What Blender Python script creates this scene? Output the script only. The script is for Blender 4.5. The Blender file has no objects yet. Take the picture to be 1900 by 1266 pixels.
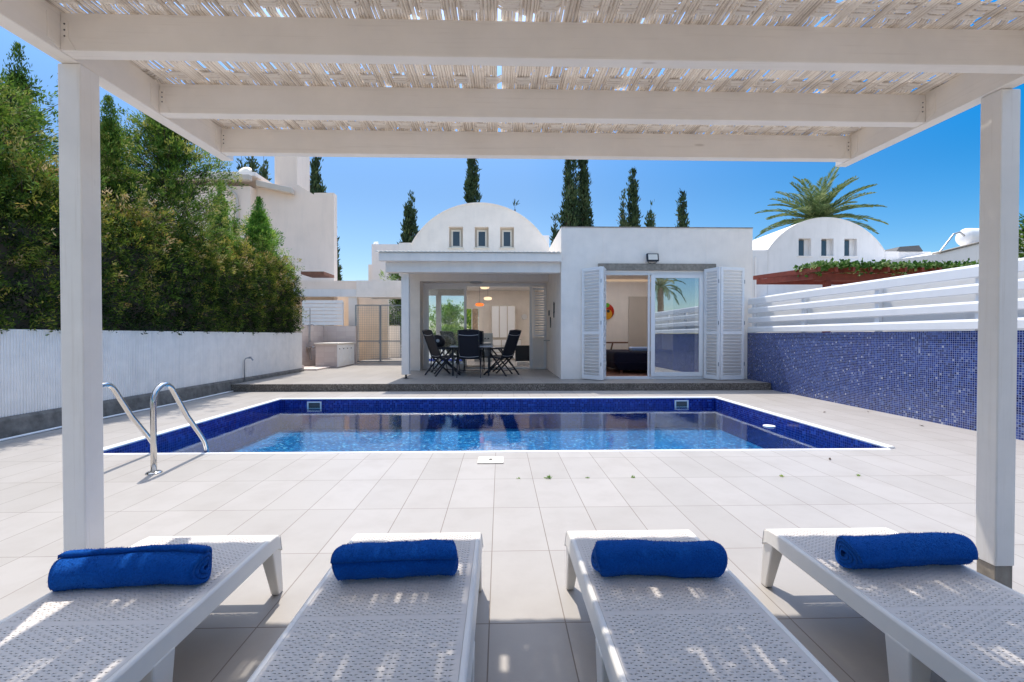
import bpy, math, random
import numpy as np
from mathutils import Matrix, Vector
random.seed(7); rng = np.random.default_rng(11)
S = bpy.context.scene
COL = S.collection
R = math.radians
PI = math.pi

# ------------------------------------------------------------------ nodes
class NT:
    def __init__(s, name):
        m = bpy.data.materials.new(name); m.use_nodes = True
        s.m = m; s.t = m.node_tree; s.t.nodes.clear()
        s.out = s.t.nodes.new('ShaderNodeOutputMaterial')
    def n(s, typ, **k):
        nd = s.t.nodes.new(typ)
        for a, b in k.items(): setattr(nd, a, b)
        return nd
    def l(s, a, b): s.t.links.new(a, b)
    def put(s, sock, v):
        if hasattr(v, 'default_value') or hasattr(v, 'is_linked'): s.l(v, sock)
        else:
            if isinstance(v, (tuple, list)) and len(v) == 3 and sock.type == 'RGBA': v = (*v, 1)
            sock.default_value = v
    def math(s, op, a, b=None, c=None, clamp=False):
        nd = s.n('ShaderNodeMath', operation=op, use_clamp=clamp)
        s.put(nd.inputs[0], a)
        if b is not None: s.put(nd.inputs[1], b)
        if c is not None: s.put(nd.inputs[2], c)
        return nd.outputs[0]
    def pos(s):
        return s.n('ShaderNodeNewGeometry').outputs['Position']
    def obj(s): return s.n('ShaderNodeTexCoord').outputs['Object']
    def scale(s, v, sc):
        nd = s.n('ShaderNodeVectorMath', operation='MULTIPLY'); s.put(nd.inputs[0], v); nd.inputs[1].default_value = sc
        return nd.outputs[0]
    def noise(s, v, sc, det=4, rough=.55, dist=0):
        nd = s.n('ShaderNodeTexNoise'); s.put(nd.inputs['Vector'], v)
        nd.inputs['Scale'].default_value = sc; nd.inputs['Detail'].default_value = det
        nd.inputs['Roughness'].default_value = rough; nd.inputs['Distortion'].default_value = dist
        return nd.outputs['Fac']
    def ramp(s, f, stops, interp='LINEAR'):
        nd = s.n('ShaderNodeValToRGB'); s.put(nd.inputs[0], f); cr = nd.color_ramp; cr.interpolation = interp
        while len(cr.elements) < len(stops): cr.elements.new(.5)
        for e, (p, c) in zip(cr.elements, stops):
            e.position = p; e.color = (*c, 1) if len(c) == 3 else c
        return nd.outputs[0]
    def mix(s, f, a, b, mode='MIX'):
        nd = s.n('ShaderNodeMix', data_type='RGBA', blend_type=mode)
        s.put(nd.inputs[0], f); s.put(nd.inputs[6], a); s.put(nd.inputs[7], b)
        return nd.outputs[2]
    def rng(s, f, a, b, c, d):
        nd = s.n('ShaderNodeMapRange'); s.put(nd.inputs[0], f)
        for i, v in enumerate((a, b, c, d)): nd.inputs[i + 1].default_value = v
        return nd.outputs[0]
    def bump(s, h, st=.2, d=.01, nrm=None):
        nd = s.n('ShaderNodeBump'); s.put(nd.inputs['Height'], h)
        nd.inputs['Strength'].default_value = st; nd.inputs['Distance'].default_value = d
        if nrm is not None: s.l(nrm, nd.inputs['Normal'])
        return nd.outputs[0]
    def bsdf(s, col, rough=.5, metal=0, nrm=None, spec=None, **k):
        p = s.n('ShaderNodeBsdfPrincipled')
        s.put(p.inputs['Base Color'], col); s.put(p.inputs['Roughness'], rough); p.inputs['Metallic'].default_value = metal
        if nrm is not None: s.l(nrm, p.inputs['Normal'])
        if spec is not None: p.inputs['Specular IOR Level'].default_value = spec
        for a, b in k.items(): s.put(p.inputs[a.replace('_', ' ')], b)
        return p.outputs[0]
    def fin(s, sh): s.l(sh, s.out.inputs[0]); return s.m

def dim(c, k): return tuple(min(1, v * k) for v in c)

def painted(name, col, var=.08, bump=.15, sc=5, rough=.6, streak=0., fine=90, dirt=None, dz=None, spec=.4):
    """flat paint / render with soft mottling, vertical weather streaks and fine grain"""
    t = NT(name); P = t.pos()
    n1 = t.noise(P, sc, 5, .6)
    c = t.mix(t.rng(n1, .3, .7, 0, 1), dim(col, 1 - var), dim(col, 1 + var * .4))
    if streak:
        n2 = t.noise(t.scale(P, (3.2, 3.2, .45)), 1.6, 6, .65)
        c = t.mix(t.math('MULTIPLY', t.rng(n2, .5, .75, 0, 1), streak), c, dirt or dim(col, .55))
    if dz:      # darker dirt close to a height (z0 -> z1)
        sx = t.n('ShaderNodeSeparateXYZ'); t.l(P, sx.inputs[0])
        f = t.rng(sx.outputs[2], dz[0], dz[1], 1, 0)
        f = t.math('MULTIPLY', f, t.rng(t.noise(P, 7, 5, .7), .35, .7, .15, .8), clamp=True)
        c = t.mix(f, c, dirt or dim(col, .5))
    n3 = t.noise(P, fine, 3, .6)
    h = t.math('ADD', t.math('MULTIPLY', n3, .5), n1)
    return t.fin(t.bsdf(c, rough, nrm=t.bump(h, bump, .004), spec=spec))

def grid_mat(name, w, h, px, py, cols, grout, g=.04, axes='xy', rough=.4, bump=.3, seed=0., spec=.5, wear=.1, wearcol=(.3, .27, .24)):
    t = NT(name); P = t.pos(); sx = t.n('ShaderNodeSeparateXYZ'); t.l(P, sx.inputs[0])
    X, Y, Z = sx.outputs
    if axes == 'xy': u, v = X, Y
    else: u, v = t.math('ADD', X, Y), Z
    u = t.math('DIVIDE', t.math('SUBTRACT', u, px), w); v = t.math('DIVIDE', t.math('SUBTRACT', v, py), h)
    du = t.math('MULTIPLY', t.math('PINGPONG', u, .5), w); dv = t.math('MULTIPLY', t.math('PINGPONG', v, .5), h)
    d = t.math('MINIMUM', du, dv)
    m = t.rng(d, g * .6, g, 1, 0)
    cb = t.n('ShaderNodeCombineXYZ'); t.l(t.math('FLOOR', u), cb.inputs[0]); t.l(t.math('FLOOR', v), cb.inputs[1]); cb.inputs[2].default_value = seed
    wn = t.n('ShaderNodeTexWhiteNoise'); t.l(cb.outputs[0], wn.inputs[0])
    c = t.ramp(wn.outputs[0], cols)
    n = t.noise(P, 3.2, 6, .65)
    c = t.mix(t.math('MULTIPLY', t.rng(n, .45, .75, 0, 1), wear), c, wearcol)
    n2 = t.noise(P, 60, 4, .7)
    c = t.mix(t.rng(n2, .3, .7, 0, .06), c, wearcol)
    c = t.mix(m, c, grout)
    hh = t.math('ADD', t.math('MULTIPLY', m, -1.), t.math('MULTIPLY', n2, .15))
    return t.fin(t.bsdf(c, t.math('ADD', t.math('MULTIPLY', m, .3), rough), nrm=t.bump(hh, bump, .003), spec=spec))

M = {}
M['wall'] = painted('white_render', (.95, .87, .785), .07, .35, 3, .75, .14, dirt=(.5, .49, .48))
M['wall2'] = painted('white_render_distant', (.86, .83, .80), .06, .25, 1.2, .75, .2, dirt=(.5, .48, .45))
M['beige'] = painted('beige_render', (.95, .79, .66), .06, .25, 1., .8, .15, dirt=(.5, .42, .36))
M['rib'] = painted('white_ribbed_paint', (.90, .85, .79), .08, .15, 6, .55, .25, dirt=(.5, .5, .5))
M['wood'] = painted('white_painted_timber', (.88, .82, .74), .04, .12, 7, .45, .06, dirt=(.6, .55, .48), fine=40)
def timber(name, col, sc):
    t = NT(name); P = t.pos()
    g = t.noise(t.scale(P, sc), 1, 5, .65); n = t.noise(P, 5, 5, .6)
    c = t.mix(t.rng(n, .3, .7, 0, 1), dim(col, .93), dim(col, 1.02))
    c = t.mix(t.math('MULTIPLY', t.rng(g, .56, .72, 0, 1), .22), c, (.55, .48, .40))
    v = t.n('ShaderNodeTexVoronoi'); t.l(t.scale(P, tuple(.25 if k < 10 else 1 for k in sc)), v.inputs[0]); v.inputs['Scale'].default_value = 6.5
    k = t.rng(v.outputs['Distance'], .03, .06, 1, 0)
    c = t.mix(t.math('MULTIPLY', k, .45), c, (.42, .34, .26))
    return t.fin(t.bsdf(c, .42, nrm=t.bump(t.math('ADD', t.math('MULTIPLY', g, 1.), t.math('MULTIPLY', k, -.3)), .22, .003), spec=.4))
M['wood'] = timber('painted_beam_grain_across', (.88, .82, .74), (2.2, 70, 70))
M['woody'] = timber('painted_beam_grain_along', (.88, .82, .74), (70, 2.2, 70))
M['post'] = timber('painted_post_grain', (.84, .81, .77), (70, 70, 2.2))
M['pvc'] = painted('white_plastic_board', (.87, .86, .85), .03, .03, 4, .35, .06)
M['inner'] = painted('interior_paint', (.86, .84, .82), .03, .1, 2, .8)
M['concrete'] = painted('rough_footing_concrete', (.20, .185, .165), .45, .9, 9, .9, .4, 60, dirt=(.07, .065, .06))
M['lintel'] = painted('stained_concrete_lintel', (.33, .29, .24), .35, .6, 14, .9, .7, 60, dirt=(.1, .09, .08))
M['pink'] = grid_mat('pink_stone_tile', .32, .16, 0, .145, [(0, (.60, .50, .46)), (1, (.68, .59, .54))], (.55, .47, .43), .006, 'uz', .6, .3)
M['deck'] = grid_mat('porcelain_deck_tile', .3, .6, -.043, 2.371, [(0, (.365, .342, .318)), (1, (.405, .38, .358))], (.20, .17, .15), .0028, 'xy', .42, .35, wear=.5, wearcol=(.30, .27, .245))
M['plat'] = grid_mat('terrace_tile', .4, .8, .1, 9.25, [(0, (.26, .238, .217)), (1, (.30, .275, .252))], (.27, .25, .23), .004, 'xy', .5, .3, wear=.4, wearcol=(.33, .31, .29))
blues = [(0, (.002, .008, .06)), (.3, (.004, .018, .13)), (.55, (.008, .034, .20)), (.78, (.02, .058, .26)), (.91, (.05, .10, .29)), (.975, (.16, .19, .34)), (1, (.45, .46, .5))]
M['mosaic'] = grid_mat('blue_glass_mosaic', .027, .027, .004, .002, blues, (.36, .40, .54), .0020, 'uz', .15, .4, wear=.2, wearcol=(.08, .09, .33))
pblues = [(0, (.002, .008, .11)), (.4, (.004, .018, .19)), (.8, (.008, .035, .29)), (1, (.03, .09, .42))]
M['poolwall'] = grid_mat('pool_wall_mosaic', .031, .031, .004, .002, pblues, (.03, .06, .32), .002, 'uz', .15, .3, wear=.2, wearcol=(.02, .05, .3))
fb = [(0, (.001, .05, .19)), (.45, (.003, .15, .42)), (.8, (.012, .28, .62)), (.93, (.08, .45, .8)), (1, (.4, .75, .95))]
M['poolfloor'] = grid_mat('pool_floor_mosaic', .035, .035, 0, 0, fb, (.012, .17, .38), .002, 'xy', .3, .2, wear=.3, wearcol=(.01, .25, .6))
def aggregate():
    t = NT('exposed_aggregate'); P = t.pos()
    v = t.n('ShaderNodeTexVoronoi'); t.l(P, v.inputs[0]); v.inputs['Scale'].default_value = 60
    c = t.ramp(v.outputs['Color'], [(0, (.05, .04, .035)), (.5, (.14, .12, .10)), (1, (.32, .28, .24))])
    c = t.mix(t.rng(t.noise(P, 3, 5, .7), .4, .7, 0, .6), c, (.07, .06, .05))
    return t.fin(t.bsdf(c, .85, nrm=t.bump(v.outputs['Distance'], .8, .006)))
M['agg'] = aggregate()
M['ground'] = painted('dry_ground', (.42, .37, .30), .3, .5, .6, .95, 0, 20)
M['soil'] = painted('garden_soil', (.10, .075, .05), .3, .6, 4, .95, 0, 20)
M['resin'] = painted('white_resin', (.66, .615, .575), .04, .05, 9, .62, 0, spec=.2)
M['resin_side'] = painted('white_resin_frame', (.80, .76, .70), .04, .05, 9, .4, 0, spec=.5)
M['black'] = painted('black_metal', (.018, .022, .032), .2, .05, 20, .35)
M['textilene'] = painted('black_textilene', (.008, .010, .02), .25, .3, 30, .7, 0, 250)
M['pipe'] = painted('pale_piping', (.45, .46, .48), .05, .05, 20, .4)
M['chrome'] = None
def metal(name, col, rough, n=30):
    t = NT(name); P = t.obj(); k = t.noise(P, n, 4, .6)
    return t.fin(t.bsdf(t.mix(k, dim(col, .8), col), t.rng(k, .3, .7, rough * .7, rough * 1.4), 1.))
M['chrome'] = metal('polished_stainless', (.72, .69, .65), .16)
M['galv'] = metal('galvanised_metal', (.42, .43, .45), .45)
M['zinc'] = painted('dark_zinc', (.10, .10, .10), .2, .2, 30, .5)
def glass(name, refl, tint, rough=.0):
    t = NT(name)
    tr = t.n('ShaderNodeBsdfTransparent'); tr.inputs[0].default_value = (*tint, 1)
    gl = t.n('ShaderNodeBsdfGlossy'); gl.inputs[0].default_value = (.9, .95, 1, 1); gl.inputs['Roughness'].default_value = rough
    fr = t.n('ShaderNodeFresnel'); fr.inputs[0].default_value = 1.5
    f = t.math('ADD', fr.outputs[0], refl, clamp=True)
    nb = t.bump(t.noise(t.obj(), 1.1, 2, .5), .04, .02); t.l(nb, gl.inputs['Normal'])
    mx = t.n('ShaderNodeMixShader'); t.l(f, mx.inputs[0]); t.l(tr.outputs[0], mx.inputs[1]); t.l(gl.outputs[0], mx.inputs[2])
    return t.fin(mx.outputs[0])
M['glass'] = glass('reflective_glass', .36, (.62, .68, .72))
M['glass_light'] = glass('reflective_glass_clear', .55, (.7, .78, .76))
M['darkglass'] = painted('dark_window_glass', (.05, .07, .09), .1, .02, 2, .08, spec=.8)
def water():
    t = NT('pool_water'); P = t.pos()
    n = t.math('ADD', t.math('MULTIPLY', t.noise(P, 1.4, 2, .5), 1.), t.math('MULTIPLY', t.noise(P, 11, 4, .65), .22))
    nb = t.bump(n, .07, .05)
    tr = t.n('ShaderNodeBsdfTransparent'); tr.inputs[0].default_value = (.72, .90, .97, 1)
    gl = t.n('ShaderNodeBsdfGlossy'); gl.inputs[0].default_value = (1, 1, 1, 1); gl.inputs['Roughness'].default_value = .0; t.l(nb, gl.inputs['Normal'])
    fr = t.n('ShaderNodeFresnel'); fr.inputs[0].default_value = 1.33; t.l(nb, fr.inputs[1])
    f = t.math('MULTIPLY_ADD', fr.outputs[0], 1.15, .03, clamp=True)
    mx = t.n('ShaderNodeMixShader'); t.l(f, mx.inputs[0]); t.l(tr.outputs[0], mx.inputs[1]); t.l(gl.outputs[0], mx.inputs[2])
    return t.fin(mx.outputs[0])
M['water'] = water()
def towel():
    t = NT('blue_terry_cloth'); P = t.obj()
    n = t.noise(P, 160, 3, .8); n2 = t.noise(P, 14, 4, .6)
    c = t.mix(t.rng(n, .3, .7, 0, 1), (.001, .045, .23), (.005, .11, .49))
    c = t.mix(t.rng(n2, .35, .7, 0, .5), c, (.001, .055, .30))
    h = t.math('ADD', n, t.math('MULTIPLY', n2, 1.5))
    return t.fin(t.bsdf(c, .95, nrm=t.bump(h, .9, .006), spec=.1, Sheen_Weight=.35, Sheen_Tint=(.1, .35, .9)))
M['towel'] = towel()
def reed():
    t = NT('white_washed_reed'); P = t.obj(); at = t.n('ShaderNodeAttribute', attribute_name='tone')
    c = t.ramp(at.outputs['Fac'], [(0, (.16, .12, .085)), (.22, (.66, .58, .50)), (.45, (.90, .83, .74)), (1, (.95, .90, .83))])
    n = t.noise(t.scale(P, (60, 60, 60)), 1, 4, .7)
    c = t.mix(t.rng(n, .55, .75, 0, .5), c, (.45, .38, .30))
    d = t.bsdf(c, .7, nrm=t.bump(n, .4, .003))
    tr = t.n('ShaderNodeBsdfTranslucent'); t.put(tr.inputs[0], dim((.8, .72, .62), 1))
    mx = t.n('ShaderNodeMixShader'); mx.inputs[0].default_value = .05; t.l(d, mx.inputs[1]); t.l(tr.outputs[0], mx.inputs[2])
    return t.fin(mx.outputs[0])
M['reed'] = reed()
def foliage(name, stops, trans=.3, nsc=1.3, rough=.6):
    t = NT(name); at = t.n('ShaderNodeAttribute', attribute_name='tone')
    n = t.noise(t.pos(), nsc, 3, .6)
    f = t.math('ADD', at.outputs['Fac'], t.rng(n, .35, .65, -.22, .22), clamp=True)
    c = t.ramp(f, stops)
    d = t.bsdf(c, rough, spec=.25)
    tr = t.n('ShaderNodeBsdfTranslucent'); t.l(c, tr.inputs[0])
    mx = t.n('ShaderNodeMixShader'); mx.inputs[0].default_value = trans; t.l(d, mx.inputs[1]); t.l(tr.outputs[0], mx.inputs[2])
    return t.fin(mx.outputs[0])
M['hedge'] = foliage('hedge_leaves', [(0, (.006, .014, .002)), (.33, (.040, .085, .010)), (.58, (.16, .23, .028)), (.78, (.40, .36, .06)), (.92, (.46, .28, .09)), (1, (.60, .46, .24))], .35)
M['conifer'] = foliage('conifer_leaves', [(0, (0.019, 0.036, 0.009)), (.4, (0.069, 0.151, 0.020)), (.7, (0.207, 0.324, 0.045)), (.9, (0.436, 0.425, 0.089)), (1, (0.600, 0.506, 0.178))], .3)
M['fresh'] = foliage('fresh_conifer_leaves', [(0, (0.021, 0.053, 0.009)), (.4, (0.079, 0.211, 0.026)), (.75, (0.229, 0.421, 0.057)), (1, (0.491, 0.562, 0.129))], .35)
M['cypress'] = foliage('cypress_leaves', [(0, (0.015, 0.033, 0.016)), (.45, (0.045, 0.086, 0.036)), (.8, (0.113, 0.158, 0.062)), (1, (0.254, 0.224, 0.124))], .15, .4)
M['palm'] = foliage('palm_leaves', [(0, (0.043, 0.087, 0.029)), (.5, (0.131, 0.203, 0.072)), (1, (0.348, 0.392, 0.174))], .25)
M['vine'] = foliage('vine_leaves', [(0, (.02, .06, .01)), (.5, (.06, .16, .02)), (1, (.3, .38, .16))], .3)
M['bark'] = painted('bark', (.12, .085, .06), .4, .9, 12, .95, 0, 40)
M['palmbark'] = painted('palm_bark', (.38, .26, .16), .4, .9, 9, .95, 0, 40)
M['redwood'] = painted('red_stained_timber', (.20, .035, .018), .3, .2, 8, .6)
M['brown'] = painted('brown_timber', (.22, .09, .04), .3, .2, 14, .5)
M['terracotta'] = grid_mat('terracotta_floor', .3, .3, 0, 0, [(0, (.26, .11, .07)), (1, (.33, .15, .10))], (.2, .12, .09), .004, 'xy', .4, .2)
M['greyfloor'] = grid_mat('grey_floor_tile', .45, .45, 0, 0, [(0, (.40, .39, .38)), (1, (.46, .45, .44))], (.3, .3, .3), .004, 'xy', .25, .2)
M['navy'] = painted('navy_bedspread', (.004, .004, .02), .3, .4, 10, .85)
M['bluewhite'] = painted('pale_blue_pillow', (.45, .55, .75), .08, .3, 9, .9)
M['cream'] = painted('cream_lacquer', (.62, .55, .47), .05, .05, 3, .45)
M['creamwhite'] = painted('cream_white_plastic', (.78, .73, .64), .05, .05, 20, .4)
M['tan'] = painted('brightened_tan_render', (.88, .75, .59), .1, .2, 2, .85, .2)  # one even tan, brightened in place of sun the wall doesn't get
M['steel'] = metal('brushed_steel', (.5, .5, .5), .35)
M['orange'] = painted('orange_juice', (.85, .38, .01), .1, .05, 20, .3)
M['red'] = painted('red_glaze', (.55, .03, .01), .1, .05, 20, .25)
M['yellow'] = painted('yellow_glaze', (.75, .35, .03), .1, .05, 20, .25)
M['green'] = painted('green_glaze', (.15, .45, .03), .1, .05, 20, .25)
M['roofred'] = painted('red_brown_tiles', (.25, .12, .08), .3, .5, 9, .9)
M['curtain'] = painted('lilac_curtain', (.28, .26, .55), .2, .2, 6, .85)
def emis(name, c, s):
    t = NT(name); e = t.n('ShaderNodeEmission'); e.inputs[0].default_value = (*c, 1); e.inputs[1].default_value = s
    k = t.noise(t.obj(), 8, 2); t.l(t.mix(k, dim(c, .8), c), e.inputs[0])
    return t.fin(e.outputs[0])
M['cornice'] = emis('lit_cornice_strip', (1, .72, .5), .55)
t = NT('opal_fill_panel'); tr_ = t.n('ShaderNodeBsdfTranslucent'); t.l(t.mix(t.noise(t.pos(), 3), (.92, .90, .88), (.95, .94, .92)), tr_.inputs[0]); M['opal'] = t.fin(tr_.outputs[0])  # translucent sheet for the added roof openings that brighten the rooms
M['lampwarm'] = emis('lit_lamp_shade', (1, .72, .45), 1.6)
M['lamporange'] = emis('lit_orange_shade', (1, .22, .05), 1.5)

# ------------------------------------------------------------------ mesh helpers
def link(o, parent=None):
    COL.objects.link(o)
    if parent is not None: o.parent = parent
    return o
def tag(o, label=None, cat=None, group=None, kind=None):
    if label: o['label'] = label
    if cat: o['category'] = cat
    if group: o['group'] = group
    if kind: o['kind'] = kind
    return o
def thing(name, label, cat, loc=(0, 0, 0), group=None):
    o = bpy.data.objects.new(name, None); o.location = loc; o.empty_display_size = .1
    link(o); return tag(o, label, cat, group)
def origin(p):
    v = Vector((0, 0, 0))
    while p is not None: v += p.location; p = p.parent
    return v

class MB:
    def __init__(s): s.v = []; s.f = []; s.M = None; s.tone = None
    def add(s, vs, fs):
        b = len(s.v)
        if s.M is not None: vs = [tuple(s.M @ Vector(v)) for v in vs]
        s.v += [tuple(v) for v in vs]; s.f += [tuple(i + b for i in f) for f in fs]; return s
    def box(s, x0, x1, y0, y1, z0, z1):
        return s.add([(x0, y0, z0), (x1, y0, z0), (x1, y1, z0), (x0, y1, z0), (x0, y0, z1), (x1, y0, z1), (x1, y1, z1), (x0, y1, z1)],
                     [(0, 3, 2, 1), (4, 5, 6, 7), (0, 1, 5, 4), (1, 2, 6, 5), (2, 3, 7, 6), (3, 0, 4, 7)])
    def sbox(s, x0, x1, y0, y1, z0, z1, k):   # box whose z shifts by k*y (the pergola slope)
        return s.add([(x0, y0, z0 + k * y0), (x1, y0, z0 + k * y0), (x1, y1, z0 + k * y1), (x0, y1, z0 + k * y1), (x0, y0, z1 + k * y0), (x1, y0, z1 + k * y0), (x1, y1, z1 + k * y1), (x0, y1, z1 + k * y1)],
                     [(0, 3, 2, 1), (4, 5, 6, 7), (0, 1, 5, 4), (1, 2, 6, 5), (2, 3, 7, 6), (3, 0, 4, 7)])
    def hexa(s, bot, top):
        return s.add(list(bot) + list(top), [(0, 3, 2, 1), (4, 5, 6, 7), (0, 1, 5, 4), (1, 2, 6, 5), (2, 3, 7, 6), (3, 0, 4, 7)])
    def prism(s, poly, axis, a, b):
        n = len(poly)
        def mk(p, t):
            return (p[0], t, p[1]) if axis == 'y' else ((t, p[0], p[1]) if axis == 'x' else (p[0], p[1], t))
        vs = [mk(p, a) for p in poly] + [mk(p, b) for p in poly]
        fs = [tuple(range(n))[::-1], tuple(range(n, 2 * n))] + [(i, (i + 1) % n, n + (i + 1) % n, n + i) for i in range(n)]
        return s.add(vs, fs)
    def tube(s, pts, r, n=10, caps=True, flat=None):
        pts = [Vector(p) for p in pts]; rs = r if isinstance(r, (list, tuple)) else [r] * len(pts)
        vs = []; up = None
        for i, p in enumerate(pts):
            t = (pts[min(i + 1, len(pts) - 1)] - pts[max(i - 1, 0)]).normalized()
            if up is None: up = Vector((0, 0, 1)) if abs(t.z) < .9 else Vector((1, 0, 0))
            a = t.cross(up).normalized(); up = a.cross(t).normalized()
            for k in range(n):
                q = 2 * PI * k / n; vs.append(tuple(p + (a * math.cos(q) + up * math.sin(q)) * rs[i]))
        fs = []
        for i in range(len(pts) - 1):
            for k in range(n):
                a0 = i * n + k; a1 = i * n + (k + 1) % n; fs.append((a0, a1, a1 + n, a0 + n))
        if caps: fs += [tuple(range(n))[::-1], tuple(range((len(pts) - 1) * n, len(pts) * n))]
        return s.add(vs, fs)
    def bar(s, p, q, w, h=None, up=(0, 0, 1)):
        h = h or w; p = Vector(p); q = Vector(q); t = (q - p).normalized(); u = Vector(up)
        a = t.cross(u)
        if a.length < 1e-4: a = t.cross(Vector((1, 0, 0)))
        a.normalize(); u = a.cross(t).normalized(); a *= w / 2; u *= h / 2
        return s.hexa([p - a - u, p + a - u, q + a - u, q - a - u], [p - a + u, p + a + u, q + a + u, q - a + u])
    def lathe(s, prof, c=(0, 0, 0), n=24, axis='z'):
        vs = []; fs = []
        for r, z in prof:
            for k in range(n):
                q = 2 * PI * k / n; a, b = r * math.cos(q), r * math.sin(q)
                v = (a, b, z) if axis == 'z' else ((z, a, b) if axis == 'x' else (a, z, b))
                vs.append((v[0] + c[0], v[1] + c[1], v[2] + c[2]))
        for i in range(len(prof) - 1):
            for k in range(n):
                fs.append((i * n + k, i * n + (k + 1) % n, (i + 1) * n + (k + 1) % n, (i + 1) * n + k))
        fs += [tuple(range(n))[::-1], tuple(range((len(prof) - 1) * n, len(prof) * n))]
        return s.add(vs, fs)
    def build(s, name, mat, parent=None, label=None, cat=None, group=None, kind=None, bevel=0, smooth=False, seg=2):
        me = bpy.data.meshes.new(name); o0 = origin(parent)
        c = Vector((0, 0, 0))
        if parent is None and s.v:      # origin at the base centre of the mesh
            a = np.array(s.v); c = Vector(((a[:, 0].min() + a[:, 0].max()) / 2, (a[:, 1].min() + a[:, 1].max()) / 2, a[:, 2].min()))
            o0 = c
        me.from_pydata([(v[0] - o0.x, v[1] - o0.y, v[2] - o0.z) for v in s.v], [], s.f)
        if s.tone is not None:
            at = me.attributes.new('tone', 'FLOAT', 'POINT'); at.data.foreach_set('value', np.array(s.tone, dtype=np.float32))
        me.materials.append(M[mat] if isinstance(mat, str) else mat)
        if smooth: me.shade_smooth()
        me.validate(); me.update()
        o = bpy.data.objects.new(name, me); o.location = c if parent is None else (0, 0, 0)
        link(o, parent)
        if bevel:
            b = o.modifiers.new('bevel', 'BEVEL'); b.width = bevel; b.segments = seg; b.limit_method = 'ANGLE'; b.angle_limit = R(40)
        if smooth == 'auto':
            me.shade_smooth()
        return tag(o, label, cat, group, kind)

def blades(name, mat, P, D, L, W, tone, parent=None, **k):
    """P,D (N,3) L,W,tone (N,) -> one mesh of small pointed leaf faces"""
    P = np.asarray(P, float); D = np.asarray(D, float); N = len(P)
    D = D / np.maximum(np.linalg.norm(D, axis=1, keepdims=True), 1e-6)
    r = rng.normal(size=(N, 3)); Sd = np.cross(D, r); Sd /= np.maximum(np.linalg.norm(Sd, axis=1, keepdims=True), 1e-6)
    L = np.broadcast_to(L, (N,))[:, None]; W = np.broadcast_to(W, (N,))[:, None]
    V = np.empty((N, 4, 3)); V[:, 0] = P; V[:, 1] = P + D * L * .55 + Sd * W * .5; V[:, 2] = P + D * L; V[:, 3] = P + D * L * .5 - Sd * W * .5
    V = V.reshape(-1, 3)
    loc = np.array(origin(parent)) if parent is not None else np.array([V[:, 0].mean(), V[:, 1].mean(), V[:, 2].min()])
    V = V - loc
    me = bpy.data.meshes.new(name); me.vertices.add(4 * N); me.vertices.foreach_set('co', V.astype(np.float32).ravel())
    me.loops.add(4 * N); me.loops.foreach_set('vertex_index', np.arange(4 * N, dtype=np.int32))
    me.polygons.add(N); me.polygons.foreach_set('loop_start', np.arange(0, 4 * N, 4, dtype=np.int32))
    me.update(calc_edges=True)
    at = me.attributes.new('tone', 'FLOAT', 'POINT'); at.data.foreach_set('value', np.repeat(np.clip(tone, 0, 1), 4).astype(np.float32))
    me.materials.append(M[mat])
    o = bpy.data.objects.new(name, me); o.location = (0, 0, 0) if parent is not None else loc
    link(o, parent); return tag(o, k.get('label'), k.get('cat'), k.get('group'), k.get('kind'))

def copy_tree(o, parent=None, loc=None, rz=None, label=None):
    c = o.copy(); COL.objects.link(c)
    if parent is not None: c.parent = parent
    if loc is not None: c.location = loc
    if rz is not None: c.rotation_euler = (0, 0, rz)
    if label: c['label'] = label
    for ch in list(o.children): copy_tree(ch, c)
    return c

# ------------------------------------------------------------------ camera, light, sky
cam = bpy.data.cameras.new('camera'); co = bpy.data.objects.new('camera', cam); COL.objects.link(co)
cam.sensor_width = 36; cam.lens = 844 / 1900 * 36; cam.clip_end = 3000; cam.clip_start = .05
co.location = (0, 0, 1.13); co.rotation_euler = (R(90) - math.atan(10.3 / 844), 0, -math.atan(22 / 844))
S.camera = co
SUN = Vector((-.15, .43, 1)).normalized()
sl = bpy.data.lights.new('sun', 'SUN'); sl.energy = 5.0; sl.angle = R(.53); sl.color = (1, .93, .83)
so = bpy.data.objects.new('sun', sl); COL.objects.link(so); so.rotation_euler = (-SUN).to_track_quat('-Z', 'Y').to_euler(); so.location = (-5, 12, 20)
W = bpy.data.worlds.new('World'); S.world = W; W.use_nodes = True; nt = W.node_tree; nt.nodes.clear()
sk = nt.nodes.new('ShaderNodeTexSky'); sk.sky_type = 'NISHITA'; sk.sun_disc = False
sk.sun_elevation = math.asin(SUN.z); sk.sun_rotation = math.atan2(SUN.x, SUN.y); sk.altitude = 0; sk.air_density = 1.0; sk.dust_density = .4; sk.ozone_density = 2.0
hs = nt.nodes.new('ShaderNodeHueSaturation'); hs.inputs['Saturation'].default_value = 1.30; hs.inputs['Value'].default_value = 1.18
bg = nt.nodes.new('ShaderNodeBackground'); bg.inputs[1].default_value = .15
ow = nt.nodes.new('ShaderNodeOutputWorld')
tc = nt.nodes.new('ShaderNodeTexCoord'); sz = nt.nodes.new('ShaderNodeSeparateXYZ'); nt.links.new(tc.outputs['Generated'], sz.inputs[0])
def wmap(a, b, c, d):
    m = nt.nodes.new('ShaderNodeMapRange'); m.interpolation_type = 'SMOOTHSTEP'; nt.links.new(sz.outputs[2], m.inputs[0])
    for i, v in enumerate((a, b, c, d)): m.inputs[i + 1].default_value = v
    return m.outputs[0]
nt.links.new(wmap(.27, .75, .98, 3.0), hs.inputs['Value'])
mx = nt.nodes.new('ShaderNodeMapRange'); nt.links.new(sz.outputs[0], mx.inputs[0])      # deeper blue away from the sun, to the right
for i, v in enumerate((.05, .75, 1.22, 1.6)): mx.inputs[i + 1].default_value = v
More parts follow.
